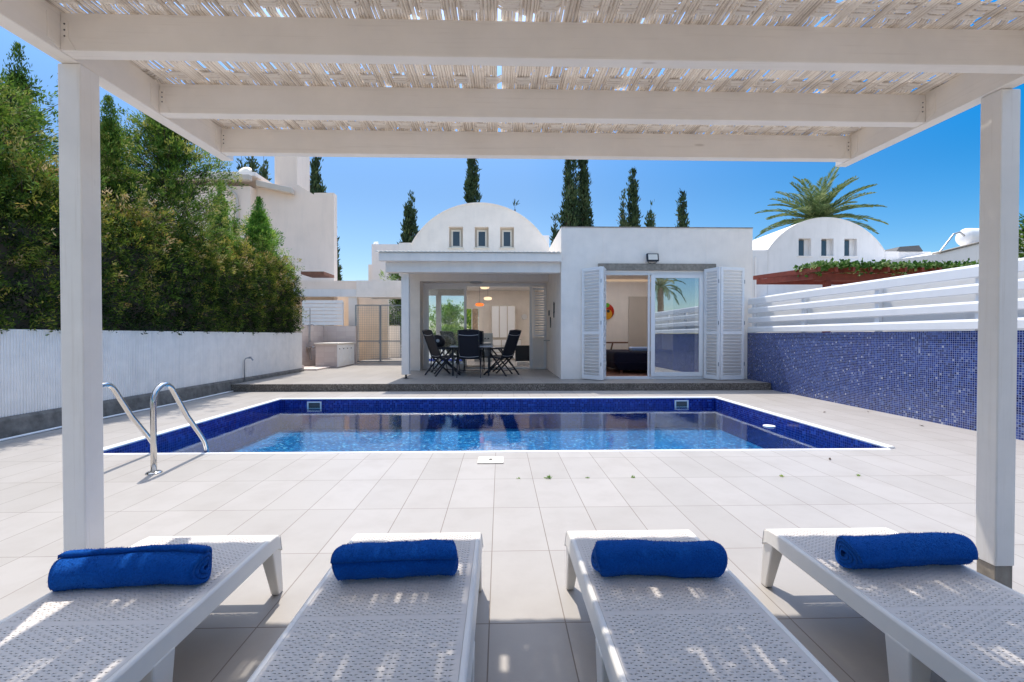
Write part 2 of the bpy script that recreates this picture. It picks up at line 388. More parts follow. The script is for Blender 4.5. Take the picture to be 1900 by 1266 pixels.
mm = nt.nodes.new('ShaderNodeMath'); mm.operation = 'MULTIPLY'; nt.links.new(mx.outputs[0], mm.inputs[0]); nt.links.new(wmap(.42, .75, 1., .4), mm.inputs[1]); nt.links.new(mm.outputs[0], hs.inputs['Saturation'])
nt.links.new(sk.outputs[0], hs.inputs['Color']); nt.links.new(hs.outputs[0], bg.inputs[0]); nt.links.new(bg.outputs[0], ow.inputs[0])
S.view_settings.view_transform = 'Standard'; S.view_settings.look = 'None'; S.view_settings.exposure = 0
S.render.engine = 'CYCLES'
S.cycles.max_bounces = 12; S.cycles.diffuse_bounces = 6; S.cycles.transparent_max_bounces = 16; S.cycles.caustics_reflective = False

# ------------------------------------------------------------------ ground, deck, pool
PX0, PX1, PY0, PY1 = -3.86, 3.87, 4.43, 8.09
WZ = -.122; PD = -.53
def ring(x0, x1, y0, y1, z, name, mat, zz=None):
    m = MB(); a, b, c, d = PX0, PX1, PY0, PY1
    m.add([(x0, y0, z), (x1, y0, z), (x1, y1, z), (x0, y1, z), (a, c, z), (b, c, z), (b, d, z), (a, d, z)],
          [(0, 1, 5, 4), (1, 2, 6, 5), (2, 3, 7, 6), (3, 0, 4, 7)])
    return m.build(name, mat, kind='structure')
ring(-900, 900, -900, 900, -.02, 'ground', 'ground')
ring(-5.47, 5.7, -9, 9.4, 0, 'pool_deck', 'deck')
m = MB()   # basin: walls and floor
m.add([(PX0, PY0, -.003), (PX1, PY0, -.003), (PX1, PY1, -.003), (PX0, PY1, -.003), (PX0, PY0, PD), (PX1, PY0, PD), (PX1, PY1, PD), (PX0, PY1, PD)],
      [(0, 1, 5, 4), (1, 2, 6, 5), (2, 3, 7, 6), (3, 0, 4, 7)])
m.build('pool_basin', 'poolwall', kind='structure')
m = MB(); m.add([(PX0, PY0, PD), (PX1, PY0, PD), (PX1, PY1, PD), (PX0, PY1, PD)], [(0, 1, 2, 3)]); m.build('pool_floor', 'poolfloor', kind='structure')
m = MB(); m.add([(PX0, PY0, WZ), (PX1, PY0, WZ), (PX1, PY1, WZ), (PX0, PY1, WZ)], [(0, 1, 2, 3)]); m.build('water', 'water', kind='structure')
# coping: bull-nosed white edging
m = MB()
cp = [(-.005, -.030), (.0, .012), (-.012, .022), (-.065, .022), (-.078, .010), (-.08, -.012), (-.02, -.03)]
L_ = [(PX0 + p[0], p[1]) for p in cp]; m.prism(L_, 'y', PY0 - .0, PY1 + .07)
Rr = [(PX1 - p[0], p[1]) for p in cp]; m.prism(Rr, 'y', PY0 - .0, PY1 + .07)
m.prism([(PY1 - p[0], p[1]) for p in cp], 'x', PX0 + .001, PX1 - .001)
m.prism([(PY0 + p[0] * .6, p[1] * .28 + .001) for p in cp], 'x', PX0 + .001, PX1 - .001)
m.build('pool_coping', 'creamwhite' if False else 'pvc', kind='structure', bevel=.004)
# deck joint of dark seam along left footing is part of footing
# skimmers
for i, (x, lab) in enumerate(((-3.27, 'white framed skimmer opening in far pool wall, left one of two'), (3.26, 'white framed skimmer opening in far pool wall, right one of two'))):
    t = thing('pool_skimmer', lab, 'skimmer', (x, PY1, -.12), 'skimmers in the far pool wall')
    a, b, z0, z1 = x - .125, x + .125, -.165, -.035
    MB().box(a, b, PY1 - .02, PY1, z1 - .02, z1).box(a, b, PY1 - .02, PY1, z0, z0 + .02).box(a, a + .025, PY1 - .02, PY1, z0 + .02, z1 - .02).box(b - .025, b, PY1 - .02, PY1, z0 + .02, z1 - .02).build('frame', 'pvc', t, bevel=.003)
    MB().box(a + .025, b - .025, PY1 - .008, PY1 - .002, z0 + .02, z1 - .02).build('flap', 'zinc', t)
MB().lathe([(.001, -.108), (.075, -.108), (.08, -.115), (.07, -.125), (.001, -.125)], (3.70, 6.15, 0), 24).build('pool_float', 'pvc', label='flat round white float on the water near the right pool wall', cat='pool float', smooth=False, bevel=.004)
# ladder
lad = thing('pool_ladder', 'polished steel pool ladder with two curved handrails at near left corner', 'pool ladder', (-3.08, 3.9, 0))
for x in (-3.34, -2.845):
    pts = [(x, 3.80, 0), (x, 3.80, .25), (x, 3.80, .50)]
    for q in range(0, 9):
        a = PI - q / 8 * R(150); pts.append((x, 3.925 + .125 * math.cos(a), .575 + .14 * math.sin(a)))
    pts += [(x, 4.20, .40), (x, 4.40, .165), (x, 4.44, .11), (x, 4.47, .03), (x, 4.48, -.1), (x, 4.48, -.9)]
    rail = MB().tube(pts, .0215, 20).build('handrail', 'chrome', lad, smooth=True)
    MB().lathe([(.022, 0.001), (.058, 0.001), (.058, .006), (.045, .014), (.024, .016)], (x, 3.80, 0), 28).build('flange', 'chrome', rail, smooth=True)
for z in (-.35, -.62): MB().box(-3.32, -2.865, 4.45, 4.53, z, z + .03).build('tread', 'chrome', lad, bevel=.004)
# drain / vacuum cover in deck
t = thing('deck_cover', 'small cream access lid with centre screw set in the deck by the pool edge', 'deck cover', (-.085, 4.09, 0))
MB().box(-.20, .03, 3.99, 4.19, .001, .012).build('lid', 'creamwhite', t, bevel=.003)
MB().lathe([(0.001, .012), (.016, .012), (.016, .018), (.001, .018)], (-.085, 4.09, 0), 14).build('screw', 'zinc', t)
# weeds in the joint
wl = ['small green weed in a deck joint, left end of the row', 'largest green weed in a deck joint near pool centre', 'tiny weed in a deck joint right of the largest weed', 'thin upright weed in a deck joint, fourth from left', 'weed in a deck joint before the right part of the pool', 'right end weed in the deck joint row']
for (x, s_), lab in zip([(.145, .5), (.385, 1.), (.69, .55), (1.06, .7), (2.25, .75), (2.88, .7)], wl):
    n = 26; P = np.tile([x, 3.571, .001], (n, 1)) + rng.normal(0, .005, (n, 3)) * [1.5, .4, 0]; D = rng.normal(0, 1, (n, 3)); D[:, 2] = abs(D[:, 2]) + .3
    blades('weed', 'fresh', P, D, rng.uniform(.012, .03, n) * s_ * 1.2, .007 * s_, rng.uniform(.5, .9, n), label=lab, cat='weed', group='weeds in the deck joint')

for (x, y, a), lab in zip([(4.75, 6.53, .3), (5.42, 6.55, 1.2), (5.25, 5.52, 2.2), (3.0, 4.05, .8)], ['curled dry leaf on the deck midway between pool and mosaic wall', 'small dry leaf on the deck close to the mosaic wall', 'dark crumpled dry leaf on the deck nearest the right post', 'tiny dry leaf near the front right pool corner']):
    m = MB(); m.M = Matrix.Translation((x, y, .004)) @ Matrix.Rotation(a, 4, 'Z') @ Matrix.Scale(.8, 4)
    m.add([(-.035, 0, 0), (-.012, -.012, .006), (.018, -.010, .004), (.036, 0, .010), (.018, .012, .012), (-.012, .011, .010), (0, 0, .0)], [(0, 1, 6), (1, 2, 6), (2, 3, 6), (3, 4, 6), (4, 5, 6), (5, 0, 6)])
    m.build('dry_leaf', 'bark', None, lab, 'leaf')
# platform with aggregate edge
m = MB().box(-5.44, 5.60, 9.28, 24, -.01, .145); m.build('terrace', 'plat', kind='structure')
m = MB().box(-5.43, 5.60, 9.245, 9.28, .0, .15).build('terrace_step', 'agg', kind='structure', bevel=.006)

# ------------------------------------------------------------------ left boundary wall
t = thing('ribbed_wall', 'low white ribbed garden wall on a dark concrete footing, left of pool', 'garden wall', (-5.5, 5, 0))
m = MB(); y = -6.0; vs = []; k = 0
while y < 12.64:
    p = .032 + random.uniform(-.003, .003); dx = random.uniform(-.002, .002)
    for q, d in ((0, 0), (.18, .009), (.75, .009), (.93, 0)): vs.append((-5.455 + d + dx, y + p * q))
    y += p
n = len(vs); V = []; F = []
for (x, yy) in vs: V += [(x, yy, .235), (x, yy, 1.0), (x + random.uniform(-.001, .001), yy, 1.20), (-5.62, yy, 1.20)]
for i in range(n - 1):
    a = 4 * i; b = a + 4; F += [(a, b, b + 1, a + 1), (a + 1, b + 1, b + 2, a + 2), (a + 2, b + 2, b + 3, a + 3)]
m.add(V, F); m.box(-5.62, -5.47, 12.62, 12.66, .0, 1.2)
m.build('panel', 'rib', t)
m = MB(); ys = np.linspace(-6, 12.66, 90); V = []; F = []
for yy in ys:
    j = random.uniform(-.006, .006); V += [(-5.38 + j, yy, 0), (-5.40 + j, yy, .2 + random.uniform(-.006, .006)), (-5.42 + j, yy, .232), (-5.5, yy, .236)]
for i in range(len(ys) - 1):
    a = 4 * i
    for q in range(3): F.append((a + q, a + 4 + q, a + 5 + q, a + 1 + q))
m.add(V, F); m.build('footing', 'concrete', t)
pts = [(-5.33 + .008 * math.sin(yy * 1.7), yy, .016 + .004 * math.sin(yy * 2.3)) for yy in np.linspace(-4, 9.2, 60)]
MB().tube(pts, .013, 8).build('water_pipe', 'pvc', None, 'thin white pipe lying along the foot of the left wall', 'pipe', smooth=True)
t = thing('garden_tap', 'bent grey metal garden tap standing against the ribbed wall', 'tap', (-5.40, 9.75, .15))
MB().tube([(-5.40, 9.75, .15), (-5.40, 9.75, .60), (-5.385, 9.76, .64), (-5.35, 9.78, .655)], .011, 8).build('riser', 'galv', t, smooth=True)
MB().tube([(-5.35, 9.78, .655), (-5.29, 9.80, .65), (-5.255, 9.815, .60)], .014, 8).box(-5.33, -5.28, 9.785, 9.80, .665, .68).build('spout', 'galv', t)
MB().box(-14, -5.625, -6, 12.6, -.01, 1.12).build('raised_bed', 'soil', kind='structure')

# ------------------------------------------------------------------ foliage builders
def wob(P, s):
    return (np.sin(P[:, 0] * 1.9 * s + 1) + np.sin(P[:, 1] * 2.7 * s + 2.1) + np.sin(P[:, 2] * 3.3 * s + .5) + np.sin((P[:, 0] + P[:, 1]) * 5.1 * s) + np.sin((P[:, 1] - P[:, 2]) * 6.3 * s)) / 5

def hedge(name, label, x0, x1, y0, y1, z0, zt, n, mat='hedge', size=.055, face=1, tonebase=.42, group=None):
    t = thing(name, label, 'hedge', ((x0 + x1) / 2, (y0 + y1) / 2, z0), group)
    MB().box(min(x0, x1) + .12, max(x0, x1) - .12, y0 + .1, y1 - .1, z0, zt - .25).build('inner_backing', 'soil' if mat != 'x' else 'bark', t)  # solid dark box added inside so nothing shows through the leaves
    w, d, h = abs(x1 - x0), y1 - y0, zt - z0
    # faces: +x, top, +-y
    ar = np.array([d * h, d * w, w * h, w * h, d * h * .5]); ar = ar / ar.sum(); which = rng.choice(5, n, p=ar)
    u = rng.random(n); v = rng.random(n); P = np.empty((n, 3)); Nn = np.zeros((n, 3)); xa, xb = min(x0, x1), max(x0, x1)
    for k in range(5):
        q = which == k
        if k == 0: P[q] = np.c_[np.full(q.sum(), xb), y0 + u[q] * d, z0 + v[q] * h]; Nn[q] = (1, 0, 0)
        if k == 1: P[q] = np.c_[xa + u[q] * w, y0 + v[q] * d, np.full(q.sum(), zt)]; Nn[q] = (0, 0, 1)
        if k == 2: P[q] = np.c_[xa + u[q] * w, np.full(q.sum(), y0), z0 + v[q] * h]; Nn[q] = (0, -1, 0)
        if k == 3: P[q] = np.c_[xa + u[q] * w, np.full(q.sum(), y1), z0 + v[q] * h]; Nn[q] = (0, 1, 0)
        if k == 4: P[q] = np.c_[np.full(q.sum(), xa), y0 + u[q] * d, z0 + v[q] * h]; Nn[q] = (-1, 0, 0)
    b = wob(P, 1.6) * .07 + wob(P, 5) * .03 + rng.normal(0, .035, n)
    top = (which == 1)
    b = np.where(top, b + wob(P, 1.1) * .22 + np.abs(rng.normal(0, .12, n)), b)
    # edge rounding
    P = P + Nn * b[:, None]
    up = (P[:, 2] - zt + .35).clip(0, .6)
    P[:, 0] += np.where(which == 0, -up * .25, 0)
    # gather the leaves into sprays that share a stem point, a direction and a tone
    per = 14; nc = n // per; cid = rng.integers(0, nc, n); C0 = P[:nc]; CN = Nn[:nc]; cb = rng.normal(0, 1, nc)
    cd = CN * .8 + rng.normal(0, .6, (nc, 3)); cd[:, 2] += .3
    P = C0[cid] + CN[cid] * (cb[cid] * .045)[:, None] + rng.normal(0, size * .55, (n, 3)); D = cd[cid] + rng.normal(0, .55, (n, 3))
    P = P + D * (size * .3)
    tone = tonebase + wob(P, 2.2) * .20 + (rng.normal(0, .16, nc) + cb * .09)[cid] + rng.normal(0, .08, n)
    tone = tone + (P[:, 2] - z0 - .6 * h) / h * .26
    hot = (rng.random(nc) < .03)[cid]; tone = np.where(hot, tone + .35, tone)
    blades('foliage', mat, P, D, rng.uniform(.6, 1.5, n) * size, rng.uniform(.5, 1.1, n) * size * .42, tone, t)
    return t

def tree(name, label, cat, base, h, rad, n, mat='conifer', leaf=.06, trunk_r=.05, start=.1, prof='cone', branches=46, up=.6, group=None, gap=.0, lean=(0, 0), fill=1., tb=.50, upd=.35):
    """tapered trunk, limbs running up and out, sprays of leaves round each limb"""
    t = thing(name, label, cat, base, group); bx, by, bz = base
    m = MB(); H = [0, .2, .4, .6, .8, 1.]
    cx = [(bx + lean[0] * k + rad * .05 * math.sin(k * 7), by + lean[1] * k + rad * .05 * math.cos(k * 5), bz + h * k * .9) for k in H]
    m.tube(cx, [trunk_r * (1 - .93 * k) for k in H], 7)
    Ps = []; Ds = []; Ts = []
    per = max(6, int(n / branches))
    for b in range(branches):
        f = start + (1 - start) * ((b + random.random()) / branches) ** (.9)
        if prof == 'cone': rr = rad * (1 - f) ** .85 * random.uniform(.6, 1.15)
        elif prof == 'column': rr = rad * (min(1, (1 - f) * 3.2) ** .8) * (.6 + .4 * math.sin(min(1, f * 1.6) * PI * .5)) * random.uniform(.65, 1.15)
        else: rr = rad * math.sin(PI * min(.97, (f - start) / (1 - start) * .85 + .15)) ** .7 * random.uniform(.6, 1.15)
        if random.random() < gap: continue
        az = b * 2.399 + random.uniform(-.5, .5)
        z0 = bz + h * f * .9
        p0 = Vector((bx + lean[0] * f, by + lean[1] * f, z0)); rise = rr * up * random.uniform(.7, 1.5)
        p1 = p0 + Vector((math.cos(az) * rr, math.sin(az) * rr, rise))
        m.tube([p0, (p0 + p1) / 2 + Vector((0, 0, -.04 * rr)), p1], [trunk_r * .3 * (1 - f * .6), trunk_r * .2 * (1 - f * .6), trunk_r * .06], 4, caps=False)
        k = int(per * random.uniform(.7, 1.4)); u = rng.random(k) ** .7
        c = np.array(p0)[None] * (1 - u[:, None]) + np.array(p1)[None] * u[:, None]
        sp = rr * .30 * fill + leaf * .6
        off = rng.normal(0, 1, (k, 3)) * sp * np.array([1, 1, .85]) * .6
        nk = max(1, k // 16); ci = rng.integers(0, nk, k); off = off[:nk][ci] + rng.normal(0, leaf * .6, (k, 3)); c = c[:nk][ci]; cv = rng.normal(0, .17, nk)[ci]; cdv = rng.normal(0, .5, (nk, 3))[ci]
        Pk = c + off; Ps.append(Pk)
        ax = np.array((p1 - p0).normalized()); Ds.append(ax[None] * .7 + off / sp * .5 + cdv + rng.normal(0, .35, (k, 3)) + [0, 0, upd])
        bt = random.uniform(-.13, .13)
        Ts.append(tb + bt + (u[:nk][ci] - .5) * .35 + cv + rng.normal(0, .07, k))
    m.build('trunk', 'bark', t, smooth=True)
    kk = max(60, int(n * .05)); u = rng.random(kk); lead = rad * .16 * (1.1 - u)      # leafy leader at the tip
    Ps.append(np.c_[bx + lean[0] + rng.normal(0, 1, kk) * lead, by + lean[1] + rng.normal(0, 1, kk) * lead, bz + h * (.74 + .27 * u)])
    Ds.append(rng.normal(0, .45, (kk, 3)) + [0, 0, 1.3]); Ts.append(tb + rng.normal(0, .12, kk))
    P = np.vstack(Ps); D = np.vstack(Ds); T = np.concatenate(Ts); k = len(P)
    blades('crown', mat, P, D, rng.uniform(.6, 1.5, k) * leaf, rng.uniform(.5, 1.1, k) * leaf * .38, T, t)
    return t

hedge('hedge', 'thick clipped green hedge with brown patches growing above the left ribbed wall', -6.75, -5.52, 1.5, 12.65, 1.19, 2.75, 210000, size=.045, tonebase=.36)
G = 'tall conifers behind the left hedge'
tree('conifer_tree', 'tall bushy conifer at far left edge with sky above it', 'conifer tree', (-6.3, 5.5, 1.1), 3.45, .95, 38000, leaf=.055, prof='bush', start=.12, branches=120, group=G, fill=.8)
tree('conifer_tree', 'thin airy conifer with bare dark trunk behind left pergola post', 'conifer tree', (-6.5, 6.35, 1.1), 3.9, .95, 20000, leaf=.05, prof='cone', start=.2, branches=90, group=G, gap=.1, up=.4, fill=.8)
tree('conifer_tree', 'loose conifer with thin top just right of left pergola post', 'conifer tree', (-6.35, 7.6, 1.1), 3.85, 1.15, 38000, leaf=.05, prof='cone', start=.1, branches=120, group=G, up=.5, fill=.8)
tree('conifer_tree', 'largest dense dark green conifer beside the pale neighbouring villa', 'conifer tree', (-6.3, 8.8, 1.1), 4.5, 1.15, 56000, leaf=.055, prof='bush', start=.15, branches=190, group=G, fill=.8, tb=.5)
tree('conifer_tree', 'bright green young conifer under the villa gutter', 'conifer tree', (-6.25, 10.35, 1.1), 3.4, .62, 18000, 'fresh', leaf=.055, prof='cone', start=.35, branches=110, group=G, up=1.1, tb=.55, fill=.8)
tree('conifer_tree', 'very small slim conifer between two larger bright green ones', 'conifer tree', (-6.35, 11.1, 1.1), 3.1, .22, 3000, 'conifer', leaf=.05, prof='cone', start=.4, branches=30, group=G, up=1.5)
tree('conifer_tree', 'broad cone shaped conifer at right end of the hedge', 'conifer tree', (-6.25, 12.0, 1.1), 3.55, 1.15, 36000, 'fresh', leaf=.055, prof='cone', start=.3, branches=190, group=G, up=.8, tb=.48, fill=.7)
# brown dry bushes filling over hedge top
tree('dry_bush', 'brownish dry bush bulging over the hedge top below the large conifer', 'bush', (-6.0, 7.4, 1.9), 1.35, .7, 9000, 'hedge', leaf=.05, prof='bush', start=.2, branches=50, up=.4, tb=.68, group='dry bushes on the hedge')
tree('dry_bush', 'tan dry bush on the hedge top in front of the pale villa', 'bush', (-5.95, 9.9, 1.9), 1.3, .75, 10000, 'hedge', leaf=.05, prof='bush', start=.2, branches=50, up=.4, tb=.72, group='dry bushes on the hedge')
tree('dry_bush', 'dry tan and green bush at the right end of the hedge top', 'bush', (-5.95, 11.7, 1.9), 1.3, .7, 9000, 'hedge', leaf=.05, prof='bush', start=.2, branches=50, up=.4, tb=.62, group='dry bushes on the hedge')
tree('dry_bush', 'dark brown bush over the hedge behind left pergola post', 'bush', (-6.0, 5.9, 1.9), 1.5, .75, 9000, 'hedge', leaf=.05, prof='bush', start=.2, branches=50, up=.4, tb=.5, group='dry bushes on the hedge')

# cypresses far behind
def cypress(label, base, h, rad, n):
    """many upright plumes of different height round one trunk"""
    t = thing('cypress_tree', label, 'cypress tree', base, 'tall cypresses behind the villas'); bx, by, bz = base
    m = MB().tube([(bx, by, bz), (bx, by, bz + h * .5), (bx + .05, by, bz + h * .93)], [.2, .12, .02], 7)
    npl = 26; Ps = []; Ds = []; Ts = []
    for q in range(npl):
        az = q * 2.399; e = (q + .5) / npl                      # inner plumes tallest
        rr = rad * math.sqrt(e) * random.uniform(.75, 1.1); z0 = bz + h * random.uniform(.02, .35) * (1 if q > 3 else 1.2)
        zt = bz + h * (1.0 - .62 * e ** 1.15) * random.uniform(.88, 1.0) if q else bz + h
        if q and q % 3 == 0: z0 = bz + h * .3; zt = min(bz + h * .97, bz + h * random.uniform(.6, .93)); rr *= .62
        p0 = Vector((bx, by, z0)); pm = Vector((bx + math.cos(az) * rr, by + math.sin(az) * rr, z0 + (zt - z0) * .45)); p1 = Vector((bx + math.cos(az) * rr * random.uniform(.3, .8), by + math.sin(az) * rr * random.uniform(.3, .8), zt))
        m.tube([p0, pm, p1], [.05, .04, .01], 4, caps=False)
        k = int(n / npl * (zt - z0) / (h * .6)); u = rng.random(k)
        a = np.array(p0); b_ = np.array(pm); c = np.array(p1)
        C_ = (1 - u[:, None]) ** 2 * a + 2 * u[:, None] * (1 - u[:, None]) * (2 * b_ - (a + c) / 2) + u[:, None] ** 2 * c
        w = rad * .36 * (1 - u) ** .55 + .03
        nk = max(1, k // 10); ci = rng.integers(0, nk, k)
        off = rng.normal(0, .6, (nk, 3))[ci] * w[:nk][ci][:, None] + rng.normal(0, .08, (k, 3))
        Ps.append(C_[:nk][ci] + off); D = off / max(rad, .1) * .9 + rng.normal(0, .25, (nk, 3))[ci] + rng.normal(0, .2, (k, 3)); D[:, 2] += 1.1
        Ds.append(D); Ts.append(.42 + random.uniform(-.1, .1) + rng.normal(0, .15, nk)[ci] + rng.normal(0, .06, k))
    m.build('trunk', 'bark', t, smooth=True)
    P = np.vstack(Ps); k = len(P)
    blades('crown', 'cypress', P, np.vstack(Ds), rng.uniform(.18, .42, k), rng.uniform(.05, .12, k), np.concatenate(Ts), t)
    return t
def cyp(px_x, px_top, wpx, y, label, n=5000):
    # bearing and apparent height read off the photograph, turned into metres at distance y
    x = (px_x - 928) / 844 * y; z = 1.13 + (623 - px_top) / 844 * y
    return cypress(label, (x, y, 0), z, wpx / 844 * y * .54, int(n * 3.2))
cyp(875, 245, 32, 36, 'slender cypress standing straight behind the arched gable', 7000)
cyp(762, 362, 50, 34, 'ragged short cypress at left shoulder of the arched gable', 6000)
cyp(1057, 225, 46, 38, 'tall thick cypress with brown top, left of a close pair', 8000)
cyp(1083, 235, 32, 38.5, 'tall dark cypress, right of a close pair', 7000)
cyp(1030, 398, 14, 34, 'small cypress in the notch beside the flat roofed block', 2000)
cyp(955, 370, 7, 36, 'tiny cypress tip over the right curve of the gable', 800)
cyp(1176, 308, 34, 38, 'pointed cypress with thin top above the flat roof', 7000)
cyp(1157, 356, 18, 37, 'shorter cypress leaning on the pointed one, at its left', 3000)
cyp(1208, 380, 26, 37, 'low bushy cypress right of the pointed one', 3500)
cyp(1268, 356, 32, 38, 'lone sparse cypress at the right over the flat roof', 5000)
cyp(592, 262, 34, 30, 'tall cypress beside the chimney of the pale villa', 6000)
cyp(568, 320, 14, 30, 'thin cypress at left of the taller chimney side one', 2500)
cyp(457, 290, 16, 30, 'dark cypress behind villa roof, left of three', 2500)
cyp(476, 285, 20, 30, 'dark cypress behind villa roof, middle of three', 3000)
cyp(497, 288, 14, 30, 'dark cypress behind villa roof touching the chimney', 2500)
cyp(622, 430, 16, 28, 'narrow cypress peeking past right edge of the pale villa', 2500)

def palm(label, base, h, L, nf, tr=.2, seed=3, group=None, droop=1.):
    random.seed(seed)
    t = thing('palm_tree', label, 'palm tree', base, group); bx, by, bz = base
    prof = []
    for i in range(30):
        f = i / 29; prof.append((tr * (1.05 - .2 * f) * (1 + .06 * (i % 2)), bz + h * f))
    MB().lathe([(r, z) for r, z in prof], (bx, by, 0), 14).build('trunk', 'palmbark', t)
    for k in range(nf):
        az = k * 2.399 + random.uniform(-.2, .2); el = R(85) - (k / nf) ** .8 * R(95) + random.uniform(-.1, .1)
        Lk = L * random.uniform(.85, 1.1); nseg = 14; p = Vector((bx, by, bz + h)); e = el; pts = [p.copy()]; dirs = []
        for i in range(nseg):
            d = Vector((math.cos(az) * math.cos(e), math.sin(az) * math.cos(e), math.sin(e))); dirs.append(d)
            p = p + d * Lk / nseg; pts.append(p.copy()); e -= R(4.2) * droop * (1 if e > R(-60) else 0) * (1.1 + i / nseg)
        m = MB().tube(pts, [L * .008 * (1 - .8 * i / nseg) for i in range(nseg + 1)], 4)
        fr = m.build('frond', 'palm', t); fr.data.attributes.new('tone', 'FLOAT', 'POINT').data.foreach_set('value', np.full(len(fr.data.vertices), .8, dtype=np.float32))
        P = []; D = []; Lf = []
        side0 = Vector((-math.sin(az), math.cos(az), 0))
        for i in range(1, nseg):
            for q in range(6):
                f = (i + q / 6) / nseg; a = pts[i].lerp(pts[min(i + 1, nseg)], q / 6); up = dirs[i].cross(side0).normalized() * -1
                for sg in (-1, 1):
                    P.append(a); D.append(side0 * sg * .8 + dirs[i] * .9 + Vector((0, 0, .1 - .1 * droop)) + up * -.05 + Vector((random.uniform(-.12, .12),) * 3))
                    Lf.append(L * .17 * math.sin(PI * (.12 + .85 * f)) ** .6 * random.uniform(.85, 1.1))
        # leaflets join the frond mesh (surface pattern)
        o = blades('leaflets', 'palm', [tuple(v) for v in P], [tuple(v) for v in D], np.array(Lf), L * .014, rng.uniform(.2, .85, len(P)), t)
        o.name = 'frond_leaflets'; o.parent = fr
    return t
palm('feathery date palm rising behind the neighbouring arched villa', (22.6, 32, 0), 9.3, 3.8, 52, droop=.5)

# ------------------------------------------------------------------ pale villa on the left
t = thing('neighbour_villa', 'pale beige two storey villa with square chimney beyond the left hedge', 'villa', (-9.5, 18, 0))
MB().prism([(-9.48, 0), (-6.49, 0), (-6.49, 6.70), (-7.25, 6.69), (-7.25, 6.62), (-7.97, 7.05), (-7.97, 6.75), (-9.48, 7.05)], 'y', 18, 18.35).box(-13, -9.6, 18.36, 24, 0, 6.9).build('wall', 'beige', t)
MB().box(-15, -9.485, 17.6, 26, 0, 6.8).build('wing_wall', 'beige', t)
MB().box(-15, -9.38, 17.35, 17.58, 6.95, 7.18).build('gutter', 'cream', t, bevel=.04)
MB().hexa([(-9.36, 17.72, 6.86), (-7.98, 17.72, 6.58), (-7.98, 17.97, 6.58), (-9.36, 17.97, 6.86)], [(-9.36, 17.72, 7.1), (-7.98, 17.72, 6.80), (-7.98, 17.97, 6.80), (-9.36, 17.97, 7.1)]).build('gutter', 'cream', t, bevel=.03)
MB().box(-15, -9.3, 17.6, 26, 7.2, 7.34).build('roof', 'wall2', t)
MB().box(-8.87, -7.98, 18.2, 19.4, 6.8, 8.6).build('chimney', 'beige', t, bevel=.02)
MB().tube([(-10.35, 17.45, 6.95), (-10.3, 17.5, 6.75), (-10.0, 17.55, 6.45), (-9.95, 17.55, 6.2), (-9.95, 17.55, 1)], .055, 8).build('downpipe', 'cream', t, smooth=True)
MB().box(-7.0, -6.2, 16.2, 17.2, 3.28, 3.38).build('tiled_ledge', 'roofred', t)
d = thing('satellite_dish', 'small round satellite dish on the pale villa roof', 'satellite dish', (-9.9, 18.2, 7.34))
m = MB(); m.M = Matrix.Translation((-9.95, 18.1, 7.62)) @ Matrix.Rotation(R(65), 4, 'X'); m.lathe([(.001, -.05), (.2, -.035), (.38, 0), (.40, .012), (.2, -.01), (.001, -.03)], (0, 0, 0), 20); m.v = [tuple(Vector((-9.95, 18.1, 7.5)) + (Vector(v) - Vector((-9.95, 18.1, 7.62))) * .68) for v in m.v]; m.build('dish', 'creamwhite', d, smooth=True)
MB().tube([(-9.95, 18.3, 7.34), (-9.95, 18.25, 7.6)], .03, 6).build('mast', 'galv', d)

# ------------------------------------------------------------------ shower corner, carport
t = thing('tiled_wall', 'low pink stone tiled wall behind the outdoor shower', 'wall', (-5.6, 15.9, .145))
MB().box(-6.95, -5.0, 15.9, 16.05, .145, 1.46).build('back_panel', 'pink', t)
MB().box(-6.25, -6.1, 12.7, 15.89, .145, 1.46).build('side_panel', 'pink', t)
MB().box(-6.09, -5.45, 12.68, 12.78, .145, .30).build('curb', 'pink', t)
t = thing('slat_screen', 'white horizontal slat screen standing on the pink tiled wall', 'screen', (-5.8, 15.95, 1.46))
for z in np.arange(1.49, 2.25, .125): MB().box(-6.85, -5.45, 15.93, 15.96, z, z + .11).build('slat', 'pvc', t)
for x in (-6.85, -6.15, -5.5): MB().box(x, x + .05, 15.965, 16.02, 1.465, 2.3).build('post', 'pvc', t)
t = thing('outdoor_shower', 'steel outdoor shower riser with hose on the pink tiled wall', 'shower', (-6.0, 14.5, .3))
MB().tube([(-6.03, 14.6, .95), (-6.03, 14.6, 2.0)], .014, 8).tube([(-6.03, 14.55, .95), (-6.03, 14.65, .95)], .02, 6).build('riser', 'galv', t)
MB().tube([(-6.02, 14.5, 1.45), (-6.0, 14.45, 1.2), (-6.02, 14.47, .7), (-6.0, 14.5, .38), (-5.99, 14.6, .35), (-6.02, 14.62, .6), (-6.03, 14.6, .8)], .01, 6).build('hose', 'galv', t)
MB().box(-6.1, -5.95, 14.45, 14.8, .72, .78).tube([(-5.95, 14.7, .75), (-5.9, 14.7, .75)], .03, 8).build('mixer', 'chrome', t)
MB().tube([(-6.09, 14.6, 1.47), (-5.95, 14.6, 1.48), (-5.9, 14.62, 1.44)], .02, 8).build('bracket', 'galv', t)
MB().box(-6.05, -5.15, 12.9, 13.95, .146, .19).build('shower_tray', 'pink', label='flat stone shower tray on the terrace beside the cabinet', cat='shower tray', bevel=.01)
t = thing('outdoor_cabinet', 'low tiled outdoor cabinet with white louvred doors', 'cabinet', (-5.3, 14.8, .145))
MB().box(-5.62, -4.98, 14.0, 15.6, .147, .86).build('body', 'pink', t)
MB().box(-5.66, -4.93, 13.96, 15.66, .86, .90).build('countertop', 'creamwhite', t, bevel=.006)
MB().box(-4.979, -4.96, 14.02, 15.6, .17, .85).build('door_surround', 'pvc', t)
